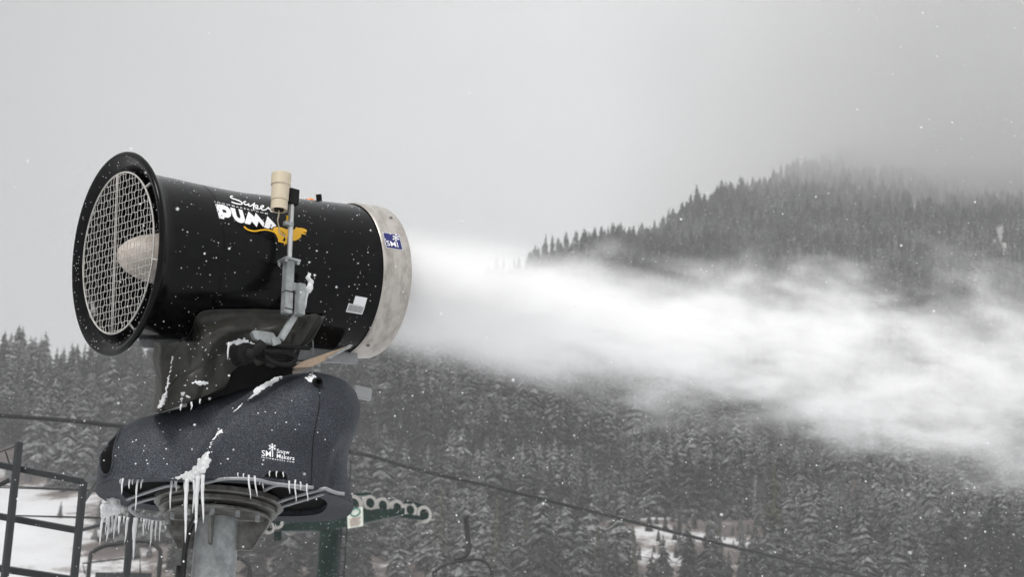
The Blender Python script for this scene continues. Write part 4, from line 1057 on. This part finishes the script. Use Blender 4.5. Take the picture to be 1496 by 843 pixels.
for a, b in zip(rg, rg[1:]):
    for k in range(28): bm.faces.new((a[k], a[(k + 1) % 28], b[(k + 1) % 28], b[k]))
bm.faces.new(rg[0][::-1]); bm.faces.new(rg[-1])
m, t, v = vol_mat('blown_snow', .06)
v.inputs['Color'].default_value = (.996, .996, .997, 1); v.inputs['Anisotropy'].default_value = 0.0
tc = t.nodes.new('ShaderNodeTexCoord'); sx = t.nodes.new('ShaderNodeSeparateXYZ'); t.links.new(tc.outputs['Object'], sx.inputs[0])
X, Yv, Zv = sx.outputs
mp = t.nodes.new('ShaderNodeMapping'); mp.inputs['Scale'].default_value = (.75, 1.7, 1.7); mp.inputs['Rotation'].default_value = (0, math.radians(-14), 0); t.links.new(tc.outputs['Object'], mp.inputs[0])
n1 = t.nodes.new('ShaderNodeTexNoise'); n1.inputs['Scale'].default_value = 2.1; n1.inputs['Detail'].default_value = 6; n1.inputs['Roughness'].default_value = .64; n1.inputs['Distortion'].default_value = .4; t.links.new(mp.outputs[0], n1.inputs['Vector'])
zc = mth(t, 'ADD', mth(t, 'MULTIPLY_ADD', mth(t, 'MULTIPLY', X, X), SAG, Zv), mth(t, 'DIVIDE', mth(t, 'MULTIPLY', X, .11), mth(t, 'ADD', X, .6)))                      # z measured from the sagging centre line
rho = mth(t, 'SQRT', mth(t, 'ADD', mth(t, 'MULTIPLY', Yv, Yv), mth(t, 'MULTIPLY', zc, zc)))
rad = mth(t, 'MULTIPLY_ADD', X, .074, .36); rad = mth(t, 'ADD', rad, mth(t, 'MULTIPLY', mth(t, 'MULTIPLY', X, X), .0015))
q = mth(t, 'DIVIDE', rho, rad)
amp = mth(t, 'MINIMUM', mth(t, 'MULTIPLY_ADD', X, .85, .25), 3.4)
nn = mth(t, 'MULTIPLY', mth(t, 'SUBTRACT', n1.outputs['Fac'], .5), amp)
e = mth(t, 'ADD', mth(t, 'SUBTRACT', 1.0, q), nn)
sh = mth(t, 'MAXIMUM', mth(t, 'SUBTRACT', .5, mth(t, 'MULTIPLY', X, .0)), .3)
core = mth(t, 'POWER', mth(t, 'MAXIMUM', mth(t, 'MULTIPLY', e, 1.12), 0.0), 1.8)
core = mth(t, 'MINIMUM', core, 1.0)
den_ = mth(t, 'ADD', mth(t, 'MULTIPLY_ADD', X, .9, 1.0), mth(t, 'MULTIPLY', mth(t, 'MULTIPLY', X, X), .30))
mp2 = t.nodes.new('ShaderNodeMapping'); mp2.inputs['Scale'].default_value = (1.1, 4.2, 4.2); mp2.inputs['Rotation'].default_value = (0, math.radians(-24), 0); t.links.new(tc.outputs['Object'], mp2.inputs[0])
n2 = t.nodes.new('ShaderNodeTexNoise'); n2.inputs['Scale'].default_value = 2.5; n2.inputs['Detail'].default_value = 7; n2.inputs['Roughness'].default_value = .70; n2.inputs['Distortion'].default_value = .3; t.links.new(mp2.outputs[0], n2.inputs['Vector'])
stk_ = mth(t, 'MAXIMUM', mth(t, 'MULTIPLY_ADD', mth(t, 'SUBTRACT', n2.outputs['Fac'], .5), 5.0, .85), .06)
stk_ = mth(t, 'ADD', stk_, mth(t, 'MAXIMUM', mth(t, 'MULTIPLY_ADD', X, -.7, 1.1), 0.0))
dens = mth(t, 'MULTIPLY', mth(t, 'DIVIDE', 15.0, mth(t, 'MULTIPLY_ADD', mth(t, 'SUBTRACT', den_, 1.0), .6, 1.0)), stk_)
t.links.new(mth(t, 'MULTIPLY', core, dens), v.inputs['Density'])
plume = obj('snow_plume', bm, m, None); plume['kind'] = 'stuff'; plume['label'] = 'dense white plume of blown snow streaming from the outlet'; plume['category'] = 'snow plume'
pdir = AX; pz = (Z - pdir * Z.dot(pdir)).normalized(); py_ = pz.cross(pdir)
Mx = Matrix((pdir, py_, pz)).transposed().to_4x4(); Mx.translation = A0 + AX * (BL + .004); plume.matrix_world = Mx

# ------------------------------------------------------------------ low cloud over the summit
bm = bmesh.new(); bmesh.ops.create_icosphere(bm, subdivisions=4, radius=1)
for w_ in bm.verts: 
    n_ = 1 + .12 * noise.noise(w_.co * 2.2); w_.co = Vector((w_.co.x * 1000 * n_ + 420, w_.co.y * 560 * n_ + 1400, w_.co.z * 300 * n_ + 645))
m, t, v = vol_mat('summit_cloud', .3)
v.inputs['Color'].default_value = (.998, .999, 1, 1); v.inputs['Anisotropy'].default_value = .55
g_ = t.nodes.new('ShaderNodeNewGeometry'); sx = t.nodes.new('ShaderNodeSeparateXYZ'); t.links.new(g_.outputs['Position'], sx.inputs[0])
n1 = t.nodes.new('ShaderNodeTexNoise'); n1.inputs['Scale'].default_value = .008; n1.inputs['Detail'].default_value = 3; t.links.new(g_.outputs['Position'], n1.inputs['Vector'])
hh = mth(t, 'MULTIPLY_ADD', mth(t, 'SUBTRACT', n1.outputs['Fac'], .5), 130.0, sx.outputs[2])
f_ = mth(t, 'DIVIDE', mth(t, 'SUBTRACT', hh, 395.0), 170.0, clamp=True)
top_ = mth(t, 'SUBTRACT', 1.0, mth(t, 'DIVIDE', mth(t, 'SUBTRACT', hh, 500.0), 200.0, clamp=True))
uu = mth(t, 'DIVIDE', sx.outputs[0], mth(t, 'MAXIMUM', sx.outputs[1], 1.0))
side_ = mth(t, 'DIVIDE', mth(t, 'SUBTRACT', mth(t, 'MULTIPLY_ADD', n1.outputs['Fac'], .16, uu), .095), .17, clamp=True)
t.links.new(mth(t, 'MULTIPLY', mth(t, 'MULTIPLY', mth(t, 'MULTIPLY', mth(t, 'POWER', f_, 1.7), .027), top_), mth(t, 'MULTIPLY', side_, side_)), v.inputs['Density'])
cl = obj('summit_cloud', bm, m, None); cl['kind'] = 'stuff'; cl['label'] = 'low grey cloud shrouding the upper mountain'; cl['category'] = 'cloud'

# ------------------------------------------------------------------ haze
bm = bmesh.new(); bmesh.ops.create_cube(bm, size=1, matrix=Matrix.Translation((0, 1150, 491.5)) @ Matrix.Diagonal((3600, 3000, 986, 1)))
m, t, v = vol_mat('haze_air', 1.0); v.inputs['Color'].default_value = (.997, .998, 1, 1); v.inputs['Anisotropy'].default_value = .5; v.inputs['Density'].default_value = .00033
hz_ = obj('haze', bm, m, None); hz_['kind'] = 'stuff'; hz_['label'] = 'grey winter haze in the air'; hz_['category'] = 'haze'

# ------------------------------------------------------------------ falling snow
NP = 140000; rs_ = np.random.RandomState(3)
pos = np.column_stack([rs_.uniform(-15, 17, NP), rs_.uniform(5.5, 46, NP), rs_.uniform(1.0, 19, NP)])
rad_ = np.clip(.0026 * (rs_.pareto(3.0, NP) + 1), 0, .0048)
octv = np.array([(1, 0, 0), (-1, 0, 0), (0, 1, 0), (0, -1, 0), (0, 0, 1), (0, 0, -1)], float); octf = np.array([(0, 2, 4), (2, 1, 4), (1, 3, 4), (3, 0, 4), (2, 0, 5), (1, 2, 5), (3, 1, 5), (0, 3, 5)])
V = (pos[:, None, :] + octv[None] * rad_[:, None, None]).reshape(-1, 3); Fc = (octf[None] + 6 * np.arange(NP)[:, None, None]).reshape(-1, 3)
me = bpy.data.meshes.new('falling_snow'); me.vertices.add(len(V)); me.vertices.foreach_set('co', V.ravel().astype('f'))
me.loops.add(Fc.size); me.loops.foreach_set('vertex_index', Fc.ravel().astype('i')); me.polygons.add(len(Fc)); me.polygons.foreach_set('loop_start', (np.arange(len(Fc)) * 3).astype('i')); me.update(calc_edges=True)
me.materials.append(mat('snowflake', (.85, .85, .87), .8)); me.shade_smooth()
fs_ = bpy.data.objects.new('falling_snow', me); COL.objects.link(fs_); fs_['kind'] = 'stuff'; fs_['label'] = 'fine snowflakes drifting through the air'; fs_['category'] = 'falling snow'

# ------------------------------------------------------------------ light
SUN_EL, SUN_AZ = math.radians(48), math.radians(205)     # azimuth clockwise from +Y
w = bpy.data.worlds.new('World'); S.world = w; w.use_nodes = True; t = w.node_tree; bg = t.nodes['Background']; bg.inputs['Strength'].default_value = .1
st = t.nodes.new('ShaderNodeTexSky'); st.sky_type = 'NISHITA'; st.sun_disc = False; st.sun_elevation = SUN_EL; st.sun_rotation = SUN_AZ; st.dust_density = 4
hs = t.nodes.new('ShaderNodeHueSaturation'); hs.inputs['Saturation'].default_value = .1; t.links.new(st.outputs[0], hs.inputs['Color'])
tc = t.nodes.new('ShaderNodeTexCoord'); sx = t.nodes.new('ShaderNodeSeparateXYZ'); t.links.new(tc.outputs['Generated'], sx.inputs[0])
mp = t.nodes.new('ShaderNodeMapping'); mp.inputs['Scale'].default_value = (1, 1, 2.2); t.links.new(tc.outputs['Generated'], mp.inputs[0])
n1 = t.nodes.new('ShaderNodeTexNoise'); n1.inputs['Scale'].default_value = 4.5; n1.inputs['Detail'].default_value = 2; n1.inputs['Roughness'].default_value = .4; t.links.new(mp.outputs[0], n1.inputs['Vector'])
r = t.nodes.new('ShaderNodeValToRGB'); e = r.color_ramp.elements; e[0].position = .3; e[0].color = (.63, .642, .655, 1); e[1].position = .7; e[1].color = (.72, .73, .74, 1)
t.links.new(n1.outputs['Fac'], r.inputs['Fac'])
el = t.nodes.new('ShaderNodeMapRange'); el.interpolation_type = 'SMOOTHSTEP'; el.inputs['From Min'].default_value = .36; el.inputs['From Max'].default_value = .85; el.inputs['To Min'].default_value = 11.2; el.inputs['To Max'].default_value = 11.0; t.links.new(sx.outputs[2], el.inputs['Value'])
az = t.nodes.new('ShaderNodeMapRange'); az.interpolation_type = 'SMOOTHSTEP'; az.inputs['From Min'].default_value = -.34; az.inputs['From Max'].default_value = .12; az.inputs['To Min'].default_value = .62; az.inputs['To Max'].default_value = 1.30; t.links.new(sx.outputs[0], az.inputs['Value'])
am = t.nodes.new('ShaderNodeMath'); am.operation = 'MULTIPLY'; t.links.new(el.outputs[0], am.inputs[0]); t.links.new(az.outputs[0], am.inputs[1])
sc_ = t.nodes.new('ShaderNodeVectorMath'); sc_.operation = 'SCALE'; t.links.new(am.outputs[0], sc_.inputs['Scale']); t.links.new(r.outputs['Color'], sc_.inputs[0])
mx = t.nodes.new('ShaderNodeMix'); mx.data_type = 'RGBA'; mx.inputs[0].default_value = .88; t.links.new(hs.outputs[0], mx.inputs[6]); t.links.new(sc_.outputs[0], mx.inputs[7]); t.links.new(mx.outputs[2], bg.inputs['Color'])
ld = bpy.data.lights.new('sun', 'SUN'); ld.energy = 3.0; ld.angle = math.radians(18); ld.color = (1, .975, .94); so = bpy.data.objects.new('sun', ld); COL.objects.link(so)
sd = Vector((math.sin(SUN_AZ) * math.cos(SUN_EL), math.cos(SUN_AZ) * math.cos(SUN_EL), math.sin(SUN_EL))); so.rotation_euler = sd.to_track_quat('Z', 'Y').to_euler(); so.location = (0, 0, 60)

# ------------------------------------------------------------------ render settings
vs_ = S.view_settings; vs_.view_transform = 'Standard'; vs_.look = 'None'; vs_.gamma = 1; vs_.exposure = 0; vs_.use_curve_mapping = False
c = S.cycles; c.use_denoising = True; c.max_bounces = 10; c.volume_bounces = 7; c.transparent_max_bounces = 24; c.diffuse_bounces = 3; c.glossy_bounces = 3; c.transmission_bounces = 5
c.volume_max_steps = 512; c.use_adaptive_sampling = True; c.adaptive_threshold = .03; c.sample_clamp_indirect = 8
try: c.denoiser = 'OPENIMAGEDENOISE'; c.denoising_input_passes = 'RGB_ALBEDO_NORMAL'
except Exception: pass
